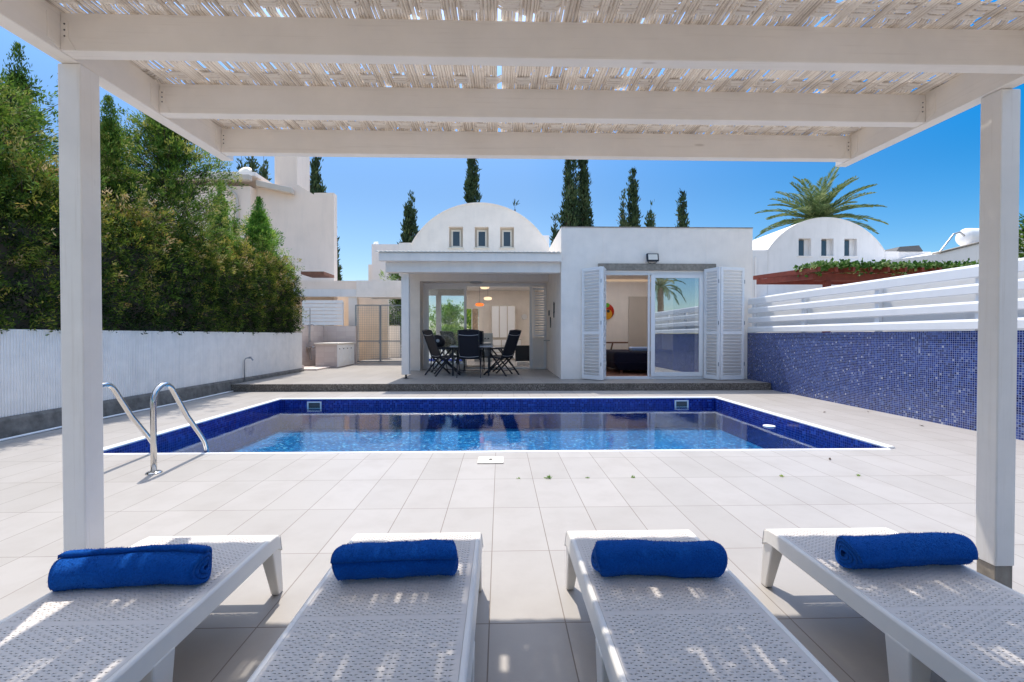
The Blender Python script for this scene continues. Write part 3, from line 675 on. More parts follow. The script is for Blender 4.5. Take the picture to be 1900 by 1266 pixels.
for k in range(4):
    y0 = 14.12 + k * .36
    dr = MB().box(-4.959, -4.95, y0, y0 + .04, .25, .78).box(-4.959, -4.95, y0 + .28, y0 + .32, .25, .78).box(-4.959, -4.95, y0 + .04, y0 + .28, .25, .29).box(-4.959, -4.95, y0 + .04, y0 + .28, .74, .78).build('door', 'pvc', t)
    m = MB()
    for z in np.arange(.30, .735, .045): m.bar((-4.955, y0 + .04, z + .02), (-4.955, y0 + .28, z + .02), .03, .006, (1, 0, .8))
    m.build('louvres', 'pvc', dr)
    MB().box(-4.949, -4.93, y0 + .01, y0 + .03, .70, .73).build('knob', 'zinc', dr)
t = thing('carport', 'flat roofed white carport canopy on a square column beyond the shower', 'carport', (-4.5, 15, 0))
MB().box(-5.07, -2.5, 16.2, 16.4, 2.48, 3.07).build('roof_beam', 'wall', t)
MB().box(-12, -5.075, 16.3, 16.5, 2.75, 3.07).build('roof_beam', 'beige', t)
MB().box(-12, -5.09, 16.25, 16.29, 2.50, 2.76).build('soffit_board', 'wall2', t)
MB().box(-12, -2.5, 16.52, 18.4, 2.72, 2.95).build('roof', 'wall2', t)
MB().box(-5.38, -5.08, 16.3, 16.55, .145, 2.49).build('column', 'wall', t)
for k in range(2): MB().box(-5.0, -2.6, 17 + k * .8, 17.08 + k * .8, 2.55, 2.70).build('rafter', 'wall2', t)
MB().lathe([(.001, 2.66), (.08, 2.66), (.1, 2.71), (.001, 2.71)], (-3.6, 16.8, 0), 12).build('ceiling_lamp', 'creamwhite', t)
MB().box(-9, -4.80, 19.6, 19.8, 0, 2.9).build('rear_wall', 'tan', None, 'tan wall seen through the wire mesh gate', 'wall')
MB().box(-5.2, -4.52, 20.6, 20.75, 0, 1.57).build('garden_wall', 'wall2', None, 'low white wall behind the gate beside dark foliage', 'wall')
tree('garden_shrub', 'dark shrub in shade beyond the gate next to porch column', 'shrub', (-4.6, 22.3, 0), 3.3, 1.5, 12000, 'conifer', leaf=.12, prof='bush', start=.1, branches=60, tb=.25)
t = thing('mesh_gate', 'grey galvanised wire mesh gate with two leaves under the carport', 'gate', (-4.3, 16.1, .145))
def bars(b, lst, r=.014):
    for p, q in lst: b.bar(p, q, r * 2)
for x0, x1 in ((-5.06, -4.22), (-4.19, -3.36), ):
    m = MB(); bars(m, [((x0, 16.1, .2), (x0, 16.1, 2.20)), ((x1, 16.1, .2), (x1, 16.1, 2.2)), ((x0 + .014, 16.1, 2.19), (x1 - .014, 16.1, 2.19)), ((x0 + .014, 16.1, .93), (x1 - .014, 16.1, .93)), ((x0 + .014, 16.1, .22), (x1 - .014, 16.1, .22))], .018)
    lf = m.build('leaf_frame', 'galv', t)
    m = MB()
    for x in np.arange(x0 + .05, x1 - .03, .062): m.box(x, x + .006, 16.09, 16.096, .24, 2.17)
    for z in np.arange(.27, 2.17, .062): m.box(x0 + .02, x1 - .02, 16.097, 16.103, z, z + .006)
    m.build('wire_mesh', 'galv', lf)
MB().box(-4.25, -4.16, 16.05, 16.085, .85, .98).build('latch', 'galv', t)
MB().tube([(-3.2, 16.9, .28), (-3.15, 16.9, .5), (-2.95, 16.9, .52), (-2.75, 16.9, .45), (-2.6, 16.9, .5)], .022, 8).tube([(-3.2, 16.9, .28), (-2.6, 16.9, .27)], .016, 8).tube([(-2.9, 16.9, .145), (-2.9, 16.9, .5)], .018, 8).build('bicycle_rack', 'galv', label='bent grey metal tube frame on the ground behind the porch column', cat='metal frame')
# white blocks behind the porch on the left
t = thing('rear_house', 'plain white boxy house wing rising behind the porch roof at left', 'house', (-6, 24, 0))
MB().box(-6.71, -4.9, 24, 29, 0, 5.9).build('wall', 'wall2', t)
MB().box(-7.0, -6.712, 24.4, 29, 0, 4.9).build('side_wall', 'wall2', t)
MB().tube([(-6.6, 24.1, 5.88), (-6.6, 24.2, 6.0), (-6.5, 24.4, 6.05)], .06, 8).build('vent', 'wall2', t)
tree('garden_shrub', 'green shrub tips above the carport beside porch roof', 'shrub', (-3.75, 17.2, 2.95), .62, .55, 900, 'conifer', leaf=.11, prof='bush', start=.05, branches=16, up=.5, tb=.3)

# ------------------------------------------------------------------ the villa
V = thing('white_villa', 'single storey white villa with arched gable, porch and shuttered bedroom door', 'villa', (1.37, 10.2, 0))
FZ = .145
# bedroom block
m = MB()
m.box(1.37, 2.31, 10.2, 10.42, FZ, 3.56).box(4.66, 5.73, 10.2, 10.42, FZ, 3.56).box(2.31, 4.66, 10.2, 10.42, 2.60, 3.56)
m.box(1.37, 1.6, 10.42, 14.2, FZ, 3.56).box(5.5, 5.73, 10.42, 14.2, FZ, 3.56).box(1.6, 5.5, 14.0, 14.2, FZ, 3.56)
m.build('bedroom_walls', 'wall', V, bevel=.006)
MB().box(1.6, 5.5, 10.42, 11.4, 2.95, 3.4).box(1.6, 5.5, 13.2, 14.0, 2.95, 3.4).box(1.6, 2.4, 11.4, 13.2, 2.95, 3.4).box(4.6, 5.5, 11.4, 13.2, 2.95, 3.4).build('bedroom_roof', 'inner', V)
MB().box(2.4, 4.6, 11.4, 13.2, 3.0, 3.02).build('fill_light_panel', 'opal', V)  # unseen roof opening, added to let daylight brighten the bedroom
MB().box(1.37, 5.73, 10.185, 10.26, 3.562, 3.575).build('parapet_edge', 'lintel', V)
MB().box(1.6, 5.5, 10.42, 14.0, FZ, FZ + .02).build('bedroom_floor', 'terracotta', V)
MB().box(2.2, 4.87, 10.15, 10.2, 2.60, 2.745).build('lintel', 'lintel', V, bevel=.004)
# bedroom sliding door
m = MB().box(2.32, 4.65, 10.24, 10.36, 2.50, 2.595).box(2.32, 2.37, 10.24, 10.36, FZ + .05, 2.5).box(4.60, 4.65, 10.24, 10.36, FZ + .05, 2.5).box(2.32, 4.65, 10.22, 10.38, FZ, FZ + .05)
fr = m.build('door_frame', 'pvc', V, bevel=.003)
x0, x1, z0, z1 = 3.41, 4.60, FZ + .055, 2.50
m = MB().box(x0, x0 + .09, 10.2, 10.235, z0, z1).box(x1 - .09, x1, 10.2, 10.235, z0, z1).box(x0 + .09, x1 - .09, 10.2, 10.235, z0, z0 + .1).box(x0 + .09, x1 - .09, 10.2, 10.235, z1 - .07, z1)
sd = m.build('sliding_door', 'pvc', V, bevel=.003)
MB().box(x0 + .09, x1 - .09, 10.215, 10.221, z0 + .1, z1 - .07).build('pane', 'glass', sd)
MB().box(3.36, 3.40, 10.25, 10.3, z0, z1).build('meeting_stile', 'pvc', V, bevel=.003)
# curtain
m = MB(); N = 70; Vv = []
for i in range(N): x = 4.05 + .5 * i / (N - 1); yy = 10.55 + .03 * math.sin(i * .9); Vv += [(x, yy, FZ + .05), (x, yy, 2.5)]
m.add(Vv, [(2 * i, 2 * i + 2, 2 * i + 3, 2 * i + 1) for i in range(N - 1)])
m.build('curtain', 'curtain', label='lilac blue curtain hanging behind the bedroom glass door', cat='curtain', smooth=True)
# shutters (four leaves)
def shutter(p, q, label):
    p = Vector((*p, 0)); q = Vector((*q, 0)); w = (q - p).length; a = math.atan2(q.y - p.y, q.x - p.x)
    Mx = Matrix.Translation((p.x, p.y, 0)) @ Matrix.Rotation(a, 4, 'Z'); z0, z1 = FZ + .02, 2.62; zm = z0 + (z1 - z0) * .405
    m = MB(); m.M = Mx; s = .055
    m.box(0, s, -.02, .02, z0, z1).box(w - s, w, -.02, .02, z0, z1).box(s, w - s, -.02, .02, z0, z0 + .09).box(s, w - s, -.02, .02, z1 - .07, z1).box(s, w - s, -.02, .02, zm, zm + .06)
    f = m.build('shutter', 'pvc', V, label, bevel=.003)
    m = MB(); m.M = Mx; g = .072
    for za, zb in ((z0 + .1, zm), (zm + .07, z1 - .07)):
        for z in np.arange(za, zb - .02, g): m.bar((s, 0, z + .02), (w - s, 0, z + .02), .058, .008, (0, .85, 1))
    m.build('louvres', 'pvc', f)
    m = MB(); m.M = Mx
    for z in (z0 + .3, z0 + 1.2, z1 - .35):
        m = MB(); m.M = Mx; m.box(w - .008, w + .008, -.028, -.021, z, z + .08).build('hinge', 'galv', f)
shutter((1.84, 10.15), (2.19, 9.77), 'louvred shutter leaf lying left of the bedroom door')
shutter((2.21, 9.78), (2.36, 10.16), 'louvred shutter leaf folded edge on at left jamb')
shutter((4.61, 10.15), (4.77, 9.78), 'louvred shutter leaf folded at right jamb')
shutter((4.80, 9.79), (5.37, 9.90), 'louvred shutter leaf standing flat at right of the door')
# door stop / hooks
fl = thing('floodlight', 'small black floodlight with white lens above the bedroom door', 'floodlight', (3.41, 10.1, 2.86))
m = MB(); m.M = Matrix.Translation((3.41, 10.09, 2.88)) @ Matrix.Rotation(R(-14), 4, 'X')
m.box(-.135, .135, 0, .05, -.09, .09); m.build('housing', 'black', fl, bevel=.008)
m = MB(); m.M = Matrix.Translation((3.41, 10.09, 2.88)) @ Matrix.Rotation(R(-14), 4, 'X'); m.box(-.105, .105, -.006, -.001, -.065, .065); m.build('lens', 'creamwhite', fl)
MB().tube([(3.30, 10.13, 2.86), (3.32, 10.14, 2.76), (3.41, 10.16, 2.74), (3.5, 10.14, 2.76), (3.53, 10.13, 2.86)], .008, 6).build('bracket', 'black', fl)
MB().tube([(3.46, 10.14, 2.80), (3.5, 10.19, 2.74), (3.42, 10.19, 2.72), (3.4, 10.19, 2.76)], .004, 6).build('cable', 'zinc', fl)

# living room / porch
m = MB()
m.box(-2.70, -2.24, 12.8, 13.05, FZ, 3.05).box(-2.24, 1.37, 12.8, 13.05, 2.65, 3.05)         # porch back wall
m.box(-2.70, -2.26, 13.05, 13.45, FZ, 3.05).box(-2.26, 1.37, 13.05, 13.45, 2.66, 3.05)      # recess
m.box(-2.80, -2.62, 13.45, 18.89, FZ, 3.05).box(1.6, 1.8, 14.2, 19.2, FZ, 3.05)
m.box(-2.8, -1.47, 18.9, 19.1, FZ, 3.05).box(-.87, 1.6, 18.9, 19.1, FZ, 3.05).box(-1.47, -.87, 18.9, 19.1, FZ, 1.33).box(-1.47, -.87, 18.9, 19.1, 2.25, 3.05)
m.build('living_walls', 'wall', V)
MB().box(-2.79, 1.59, 13.46, 15.1, 2.98, 3.04).box(-2.79, 1.59, 17.4, 18.89, 2.98, 3.04).box(-2.79, -2.1, 15.1, 17.4, 2.98, 3.04).box(1.0, 1.59, 15.1, 17.4, 2.98, 3.04).build('living_ceiling', 'inner', V)
MB().box(-2.1, 1.0, 15.1, 17.4, 3.0, 3.02).build('fill_light_panel', 'opal', V)  # made-up ceiling opening out of view, lightens the living room
MB().box(-2.61, 1.59, 13.46, 18.89, FZ, FZ + .012).build('living_floor', 'greyfloor', V)
# fascia, beam, roof sheets, column
MB().box(-2.67, 1.368, 10.1, 10.22, 2.775, 2.965).build('porch_fascia', 'wall', V, bevel=.008)
MB().box(-2.56, 1.368, 10.26, 10.5, 2.55, 2.84).build('porch_beam', 'wall', V, bevel=.006)
MB().box(-2.66, 1.368, 10.225, 12.79, 2.845, 2.96).build('porch_ceiling', 'inner', V)
col_ = MB().box(-2.25, -2.08, 10.42, 10.6, .235, 2.55).build('porch_column', 'wall', V, bevel=.006)
MB().tube([(-2.165, 10.51, FZ), (-2.165, 10.51, .24)], .022, 8).lathe([(.06, FZ + .001), (.06, FZ + .01)], (-2.165, 10.51, 0), 12).build('foot', 'black', col_)
m = MB(); N = 4 * 42 + 1; Vv = []; Ff = []
for i in range(N):
    x = -2.73 + 4.09 * i / (N - 1); c = .014 * math.sin(2 * PI * i / 4)
    Vv += [(x, 10.07, 2.984 + c), (x, 13.5, 3.28 + c), (x, 10.07, 2.966)]
for i in range(N - 1): a = 3 * i; Ff += [(a, a + 3, a + 4, a + 1), (a + 2, a + 5, a + 3, a)]
m.add(Vv, Ff); m.build('corrugated_roof', 'creamwhite', V, smooth=True)
# arched gable
CX, CZ, RR = -.60, 2.745, 2.275
def arc(x, k=0): return CZ + math.sqrt(max(0, (RR + k) ** 2 - (x - CX) ** 2))
wins = [(-1.51, -1.10), (-.75, -.34), (.0, .41)]; wz0, wz1 = 3.72, 4.34
def gable(parent, y, yb, cx, cz, rr, xl, xr, base, wins, wz0, wz1, mat, depth=.2, roofmat=None, left=None):
    az = lambda x: cz + math.sqrt(max(1e-4, rr ** 2 - (x - cx) ** 2))
    bp = sorted(set([xl, xr] + [v for w in wins for v in w] + list(np.linspace(xl, xr, 49))))
    m = MB()
    for a, b in zip(bp[:-1], bp[1:]):
        mid = (a + b) / 2; inw = any(w[0] < mid < w[1] for w in wins)
        if inw:
            m.add([(a, y, base), (b, y, base), (b, y, wz0), (a, y, wz0)], [(0, 1, 2, 3)]); m.add([(a, y, wz1), (b, y, wz1), (b, y, az(b)), (a, y, az(a))], [(0, 1, 2, 3)])
        else: m.add([(a, y, base), (b, y, base), (b, y, az(b)), (a, y, az(a))], [(0, 1, 2, 3)])
    for a, b in wins:
        m.add([(a, y, wz0), (b, y, wz0), (b, y, wz1), (a, y, wz1), (a, y + depth, wz0), (b, y + depth, wz0), (b, y + depth, wz1), (a, y + depth, wz1)], [(0, 1, 5, 4), (1, 2, 6, 5), (2, 3, 7, 6), (3, 0, 4, 7)])
    m.build('gable_wall', mat, parent)
    m = MB(); Vv = []
    xs = np.linspace(xl, xr, 49)
    for x in xs: Vv += [(x, y - .02, az(x) + .0), (x, yb, az(x) + .0), (x, y - .02, az(x) + .035), (x, yb, az(x) + .035)]
    Ff = []
    for i in range(48): a = 4 * i; Ff += [(a + 2, a + 6, a + 7, a + 3), (a, a + 4, a + 6, a + 2), (a + 1, a + 5, a + 4, a)]
    m.add(Vv, Ff); m.build('vault_roof', roofmat or mat, parent)
    return az
gable(V, 13.5, 14.9, CX, CZ, RR, -2.62, 1.62, 2.9, wins, wz0, wz1, 'wall')
MB().box(-2.6, 1.6, 14.88, 14.98, 3.05, 4.4).build('rear_gable', 'wall2', V)
MB().box(-2.98, -2.625, 13.5, 14.98, 2.9, 3.86).build('gable_shoulder', 'wall', V)
m = MB().prism([(1.36, 3.0), (1.37, 3.66), (1.0, 3.30)], 'y', 13.3, 13.45)
for a, b in wins:
    w = MB().box(a + .06, a + .105, 13.62, 13.66, wz0 + .03, wz1 - .07).box(b - .105, b - .06, 13.62, 13.66, wz0 + .03, wz1 - .07).box(a + .105, b - .105, 13.62, 13.66, wz0 + .03, wz0 + .075).box(a + .105, b - .105, 13.62, 13.66, wz1 - .115, wz1 - .07).build('window', 'creamwhite', V)
    MB().box(a + .105, b - .105, 13.635, 13.64, wz0 + .075, wz1 - .115).build('pane', 'darkglass', w)
    MB().box(a - .03, b + .03, 13.46, 13.66, wz0 - .02, wz0 + .012).build('sill', 'creamwhite', w)
    MB().box(a, b, 13.665, 13.7, wz0 + .012, wz1).build('surround', 'cream', w)
# living glazing
yg = 13.38
m = MB().box(-2.24, 1.36, yg - .05, yg + .05, 2.56, 2.655).box(-2.24, -2.16, yg - .05, yg + .05, FZ, 2.56).box(1.28, 1.36, yg - .05, yg + .05, FZ, 2.56).box(-2.16, 1.28, yg - .05, yg + .05, FZ, FZ + .05)
m.build('window_frame', 'pvc', V, bevel=.003)
x0, x1, z0, z1 = -2.155, -.98, FZ + .055, 2.555
sd = MB().box(x0, x0 + .08, yg - .09, yg - .055, z0, z1).box(x1 - .07, x1, yg - .09, yg - .055, z0, z1).box(x0 + .08, x1 - .07, yg - .09, yg - .055, z0, z0 + .11).box(x0 + .08, x1 - .07, yg - .09, yg - .055, z1 - .08, z1).build('sliding_door', 'pvc', V, bevel=.003)
MB().box(x0 + .08, x1 - .07, yg - .075, yg - .07, z0 + .11, z1 - .08).build('pane', 'glass_light', sd)
MB().tube([(x1 - .035, yg - .10, 1.0), (x1 - .035, yg - .13, 1.05), (x1 - .035, yg - .13, 1.3), (x1 - .035, yg - .10, 1.35)], .012, 6).build('handle', 'steel', sd)
x0, x1 = .86, .95
MB().box(x0, x1, yg - .09, yg - .055, z0, z1).build('door_stile', 'pvc', V, bevel=.003)
MB().box(.955, 1.28, yg - .08, yg - .06, FZ + .055, 1.08).build('lower_panel', 'wall', V)
m = MB().box(.96, 1.0, yg - .3, yg - .26, 1.1, 2.5).box(1.3, 1.34, yg - .3, yg - .26, 1.1, 2.5).box(1.0, 1.3, yg - .3, yg - .26, 1.1, 1.16).box(1.0, 1.3, yg - .3, yg - .26, 2.44, 2.5)
f = m.build('window_shutter', 'pvc', V, bevel=.003)
m = MB()
for z in np.arange(1.18, 2.40, .072): m.bar((1.0, yg - .28, z + .02), (1.3, yg - .28, z + .02), .055, .008, (0, .85, 1))
m.build('louvres', 'pvc', f)
MB().lathe([(.001, 2.60), (.16, 2.61), (.19, 2.63), (.17, 2.65), (.001, 2.652)], (-.68, 12.95, 0), 24).build('ceiling_light', 'pipe', label='flat round ceiling light over the open sliding door', cat='ceiling light')

# wall decor (geckos) on the porch side wall
def gecko(y, z, s, label):
    t = thing('gecko_ornament', label, 'ornament', (1.36, y, z), 'gecko ornaments on the porch wall')
    prof = [(0, .16), (.025, .13), (.02, .09), (.035, .04), (.035, -.02), (.02, -.06), (.012, -.12), (.02, -.17), (.0, -.2), (-.005, -.16), (-.015, -.12), (-.02, -.06), (-.035, -.02), (-.035, .04), (-.02, .09), (-.025, .13)]
    MB().prism([(y + a * s, z + b * s) for a, b in prof], 'x', 1.345, 1.365).build('body', 'black', t)
    for dy, dz, k in ((1, .06, .1), (-1, .06, .1), (1, -.04, -.08), (-1, -.04, -.08)):
        MB().bar((1.355, y + dy * .02 * s, z + dz * s), (1.355, y + dy * .09 * s, z + (dz + k * .6) * s), .014 * s, .012).build('leg', 'black', t)
gecko(11.45, 1.80, 1.1, 'larger black gecko ornament high on the porch side wall')
gecko(12.25, 1.50, .8, 'smaller black gecko ornament low on the porch side wall')
MB().box(1.34, 1.369, 12.55, 12.63, 1.68, 1.82).build('wall_lamp_switch', 'zinc', label='small dark box on the porch side wall by the shutter', cat='switch box')
MB().box(1.2, 1.369, 12.5, 12.53, .98, 1.0).build('coat_hook', 'galv', label='thin metal hook rail on the porch side wall', cat='hook')

# ------------------------------------------------------------------ living room contents
t = thing('kitchen_cabinet', 'tall pale panelled kitchen cabinets on the living room back wall', 'cabinet', (.15, 18.4, FZ))
MB().box(-.36, .62, 18.3, 18.88, 1.0, 2.35).build('upper_body', 'cream', t)
for k in range(3): MB().box(-.33 + k * .32, -.05 + k * .32, 18.275, 18.295, 1.05, 2.3).build('door', 'inner', t, bevel=.01)
MB().box(-.36, .85, 18.2, 18.88, .16, .98).build('lower_body', 'cream', t)
for k in range(3):
    for j in range(3): MB().box(-.33 + k * .4, .03 + k * .4, 18.175, 18.195, .2 + j * .26, .43 + j * .26).build('drawer', 'inner', t, bevel=.008)
t = thing('cooker', 'dark stainless cooker in the kitchen behind the dining table', 'cooker', (-.62, 17.2, FZ))
MB().box(-.95, -.28, 16.9, 17.5, .16, 1.22).build('body', 'steel', t, bevel=.01)
MB().box(-.90, -.33, 16.88, 16.898, .3, .8).build('oven_door', 'darkglass', t)
MB().tube([(-.86, 16.85, .86), (-.36, 16.85, .86)], .015, 6).build('handle', 'steel', t)
for k in range(4): MB().lathe([(.001, -.03), (.025, -.03), (.025, 0), (.001, 0)], (-.8 + k * .12, 16.9, 1.02), 10, 'y').build('knob', 'black', t)
t = thing('window_unit', 'small living room rear window with a view of palm trunks', 'window', (-1.17, 19, 1.33))
MB().box(-1.47, -1.43, 18.95, 19.0, 1.33, 2.25).box(-.91, -.87, 18.95, 19.0, 1.33, 2.25).box(-1.19, -1.16, 18.95, 19.0, 1.33, 2.25).build('frame', 'pvc', t)
palm('thick palm trunk leaning in the sun behind the rear window', (-1.22, 22.0, 0), 2.9, 1.6, 14, tr=.16, seed=5)
tree('garden_shrub', 'bright green shrub in sunlight outside the rear window', 'shrub', (-1.75, 23.0, 0), 2.8, .8, 3000, 'fresh', leaf=.12, prof='bush', start=.05, branches=30, tb=.7)
t = thing('television', 'dark screen on a low stand at right of the living room', 'television', (.75, 15, FZ))
MB().box(.50, 1.0, 15.0, 15.08, .28, .80).build('screen', 'black', t, bevel=.006)
MB().box(.55, .95, 14.9, 15.2, .16, .26).build('stand', 'inner', t)
lamps = [(-.53, 15.8, 2.79, .16, 'lampwarm', 'highest lit pendant lamp above the dining table'), (-.42, 15.6, 2.39, .14, 'lampwarm', 'middle lit pendant lamp with pale glow'), (-.70, 15.6, 2.18, .15, 'lamporange', 'lowest pendant lamp glowing orange')]
for x, y, z, r, mt, lab in lamps:
    t = thing('pendant_lamp', lab, 'pendant lamp', (x, y, z), 'pendant lamps in the living room')
    MB().lathe([(r * .4, z + .06), (r * .9, z + .04), (r, z), (r * .8, z - .04), (r * .4, z - .05)], (x, y, 0), 20).build('lamp_shade', mt, t, smooth=True)
    MB().tube([(x, y, z + .06), (x, y, 2.978)], .004, 5).build('cord', 'black', t)
MB().lathe([(.001, 0), (.1, .0), (.12, -.015), (.1, -.03), (.001, -.03)], (1.0, 18.88, 1.9), 20, 'y').build('wall_plate', 'pvc', label='round white plate on living room back wall', cat='plate')

# ------------------------------------------------------------------ bedroom contents
t = thing('bed', 'low bed with dark navy cover seen through open bedroom door', 'bed', (3.2, 12.0, FZ))
MB().box(2.85, 4.85, 11.3, 13.3, .42, .72).build('mattress', 'navy', t, bevel=.08, seg=4)
MB().hexa([(2.98, 11.35, .25), (4.8, 11.35, .25), (4.8, 13.2, .25), (2.98, 13.2, .25)], [(2.82, 11.28, .46), (4.87, 11.28, .46), (4.87, 13.3, .46), (2.82, 13.3, .46)]).build('bedspread', 'navy', t, bevel=.03)
for x, y in ((3.05, 11.45), (4.7, 11.45), (3.05, 13.1), (4.7, 13.1)): MB().box(x, x + .06, y, y + .06, FZ + .021, .26).build('leg', 'brown', t)
MB().box(3.42, 3.95, 11.7, 12.05, .72, .83).build('pillow', 'bluewhite', label='pale blue folded towel lying on the dark bed', cat='towel', bevel=.04, seg=4)
t = thing('wall_shelf', 'small brown wooden desk shelf on a slanted leg against bedroom wall', 'shelf', (2.4, 13.2, FZ))
MB().box(2.6, 3.74, 13.2, 13.55, .90, .94).build('top', 'brown', t)
MB().bar((3.32, 13.35, .90), (3.14, 13.35, FZ + .03), .04).build('leg', 'brown', t)
MB().bar((2.8, 13.35, .90), (2.8, 13.35, FZ + .03), .04).build('leg', 'brown', t)
MB().box(1.61, 5.49, 13.97, 13.998, 2.80, 2.86).build('cornice_light', 'cornice', V)
MB().box(3.97, 5.0, 13.95, 13.985, FZ + .021, 2.33).build('wardrobe_door', 'cream', V)
t = thing('wall_plate', 'round glazed wall plate in red, orange and green', 'plate', (2.85, 13.97, 1.85))
MB().lathe([(.001, -.03), (.2, -.03), (.25, -.015), (.25, 0), (.001, 0)], (3.27, 13.99, 1.87), 28, 'y').build('dish', 'red', t, smooth=True)
MB().lathe([(.001, 0), (.15, 0), (.16, .005), (.001, .008)], (3.30, 13.95, 1.78), 20, 'y').build('orange_spot', 'yellow', t)
MB().lathe([(.001, 0), (.07, 0), (.06, .005), (.001, .008)], (3.30, 13.945, 2.06), 12, 'y').build('green_leaf', 'green', t)
MB().lathe([(.001, 0), (.05, 0), (.04, .005), (.001, .006)], (3.33, 13.94, 1.88), 12, 'y').build('dark_spot', 'black', t)

# ------------------------------------------------------------------ dining set on porch
def chair():
    t = thing('folding_chair', 'x', 'folding chair', (0, 0, 0), 'black folding chairs round the porch table')
    s = MB().hexa([(-.23, -.20, .425), (.23, -.20, .425), (.23, .24, .455), (-.23, .24, .455)], [(-.23, -.20, .437), (.23, -.20, .437), (.23, .24, .467), (-.23, .24, .467)]).build('seat', 'textilene', t)
    b0, b1 = Vector((0, -.17, .43)), Vector((0, -.44, 1.10))
    m = MB(); w = .225; n = Vector((0, .012, .005))
    m.hexa([b0 + Vector((-w, 0, 0)), b0 + Vector((w, 0, 0)), b0 + Vector((w, 0, 0)) + n, b0 + Vector((-w, 0, 0)) + n], [b1 + Vector((-w, 0, 0)), b1 + Vector((w, 0, 0)), b1 + Vector((w, 0, 0)) + n, b1 + Vector((-w, 0, 0)) + n])
    bk = m.build('backrest', 'textilene', t)
    m = MB()
    for f in (.10, .86):
        p = b0.lerp(b1, f) - n * .6; m.tube([p + Vector((x, -.012 * (1 - (x / w) ** 2), -.02 * (1 - (x / w) ** 2))) for x in np.linspace(-w, w, 9)], .006, 5)
    m.build('piping', 'pipe', bk)
    m = MB()
    for sx in (-1, 1):
        m.tube([b0 + Vector((sx * .24, 0, -.02)), b1 + Vector((sx * .24, 0, .0))], .014, 6); m.tube([(sx * .24, -.22, .42), (sx * .24, .26, .455)], .014, 6)
    m.tube([b1 + Vector((-.24, 0, 0)), b1 + Vector((0, -.02, .02)), b1 + Vector((.24, 0, 0))], .014, 6); m.build('frame', 'black', t, smooth=True)
    for sx in (-1, 1):
        MB().bar((sx * .275, .20, .64), (sx * .275, -.36, .0), .022, .035).build('leg', 'black', t)
        MB().bar((sx * .255, -.16, .44), (sx * .255, .34, .0), .022, .035).build('leg', 'black', t)
        MB().hexa([(sx * .275 - .028, -.26, .655), (sx * .275 + .028, -.26, .655), (sx * .275 + .028, .27, .635), (sx * .275 - .028, .27, .635)], [(sx * .275 - .028, -.26, .68), (sx * .275 + .028, -.26, .68), (sx * .275 + .028, .27, .66), (sx * .275 - .028, .27, .66)]).build('armrest', 'black', t, bevel=.006)
    MB().tube([(-.275, -.24, .13), (.275, -.24, .13)], .011, 6).build('stretcher', 'black', t)
    MB().tube([(-.255, .19, .13), (.255, .19, .13)], .011, 6).build('stretcher', 'black', t)
    return t
c0 = chair()
spots = [((-.73, 10.92, FZ), 0, 'front black folding chair with its back to the pool'), ((-.72, 12.52, FZ), PI, 'rear black folding chair behind the table facing the pool'),
         ((-1.42, 11.35, FZ), -PI / 2 + .62, 'left black folding chair nearer the pool, leaning back'), ((-1.42, 12.0, FZ), -PI / 2 + .30, 'left black folding chair nearer the glass door'),
         ((.02, 11.35, FZ), PI / 2 - .62, 'right black folding chair nearer the pool, arms toward table'), ((.05, 12.0, FZ), PI / 2 - .30, 'right black folding chair nearer the living room')]
for i, (p, a, lab) in enumerate(spots):
    if i == 0: c0.location = p; c0.rotation_euler = (0, 0, a); c0['label'] = lab
    else: copy_tree(c0, None, p, a, lab)
t = thing('dining_table', 'black framed glass topped dining table on the porch', 'table', (-.7, 11.7, FZ))
MB().box(-1.2, -.2, 11.05, 12.35, .855, .868).build('tabletop', 'darkglass', t, bevel=.003)
MB().box(-1.21, -.19, 11.03, 11.05, .845, .875).box(-1.21, -.19, 12.35, 12.37, .845, .875).box(-1.22, -1.2, 11.05, 12.35, .845, .875).box(-.2, -.18, 11.05, 12.35, .845, .875).build('rim', 'pipe', t)
for x in (-1.15, -.28):
    for y in (11.12, 12.25): MB().bar((x, y, .85), (x, y, FZ), .04).build('leg', 'black', t)
t = thing('juice_jug', 'small jug of orange juice on the dining table', 'jug', (-.95, 11.3, .868))
MB().lathe([(.045, .868), (.055, .93), (.05, 1.02), (.04, 1.03)], (-.95, 11.3, 0), 16).build('juice', 'orange', t, smooth=True)
MB().tube([(-.90, 11.3, 1.0), (-.86, 11.3, .98), (-.87, 11.3, .91), (-.9, 11.3, .90)], .007, 6).build('handle', 'pipe', t)
n = 120; P = np.tile([-.72, 11.6, 1.12], (n, 1)) + rng.normal(0, .06, (n, 3)); D = rng.normal(0, 1, (n, 3)); D[:, 2] += .6
pt = thing('potted_plant', 'small leafy green plant in a pot on the dining table', 'plant', (-.72, 11.6, .868))
MB().lathe([(.05, .868), (.075, .98), (.08, 1.06), (.06, 1.06)], (-.72, 11.6, 0), 16).build('pot', 'pvc', pt, smooth=True)
blades('leaves', 'fresh', P, D, .07, .035, rng.uniform(.4, .9, n), pt)
t = thing('kettle_barbecue', 'round dark kettle barbecue with white dial by the glass door', 'barbecue', (-1.6, 12.95, FZ))
MB().lathe([(.05, .74), (.16, .78), (.23, .88), (.24, .95), (.22, 1.04), (.14, 1.12), (.03, 1.15)], (-1.72, 12.4, 0), 28).build('kettle', 'black', t, smooth=True)
MB().lathe([(.001, -.01), (.045, -.01), (.045, .01), (.001, .01)], (-1.66, 12.17, .99), 16, 'y').build('dial', 'pvc', t)
for k in range(3): a = k * 2.1 + .3; MB().bar((-1.72 + .15 * math.cos(a), 12.4 + .15 * math.sin(a), .78), (-1.72 + .3 * math.cos(a), 12.4 + .3 * math.sin(a), FZ), .02).build('leg', 'black', t)

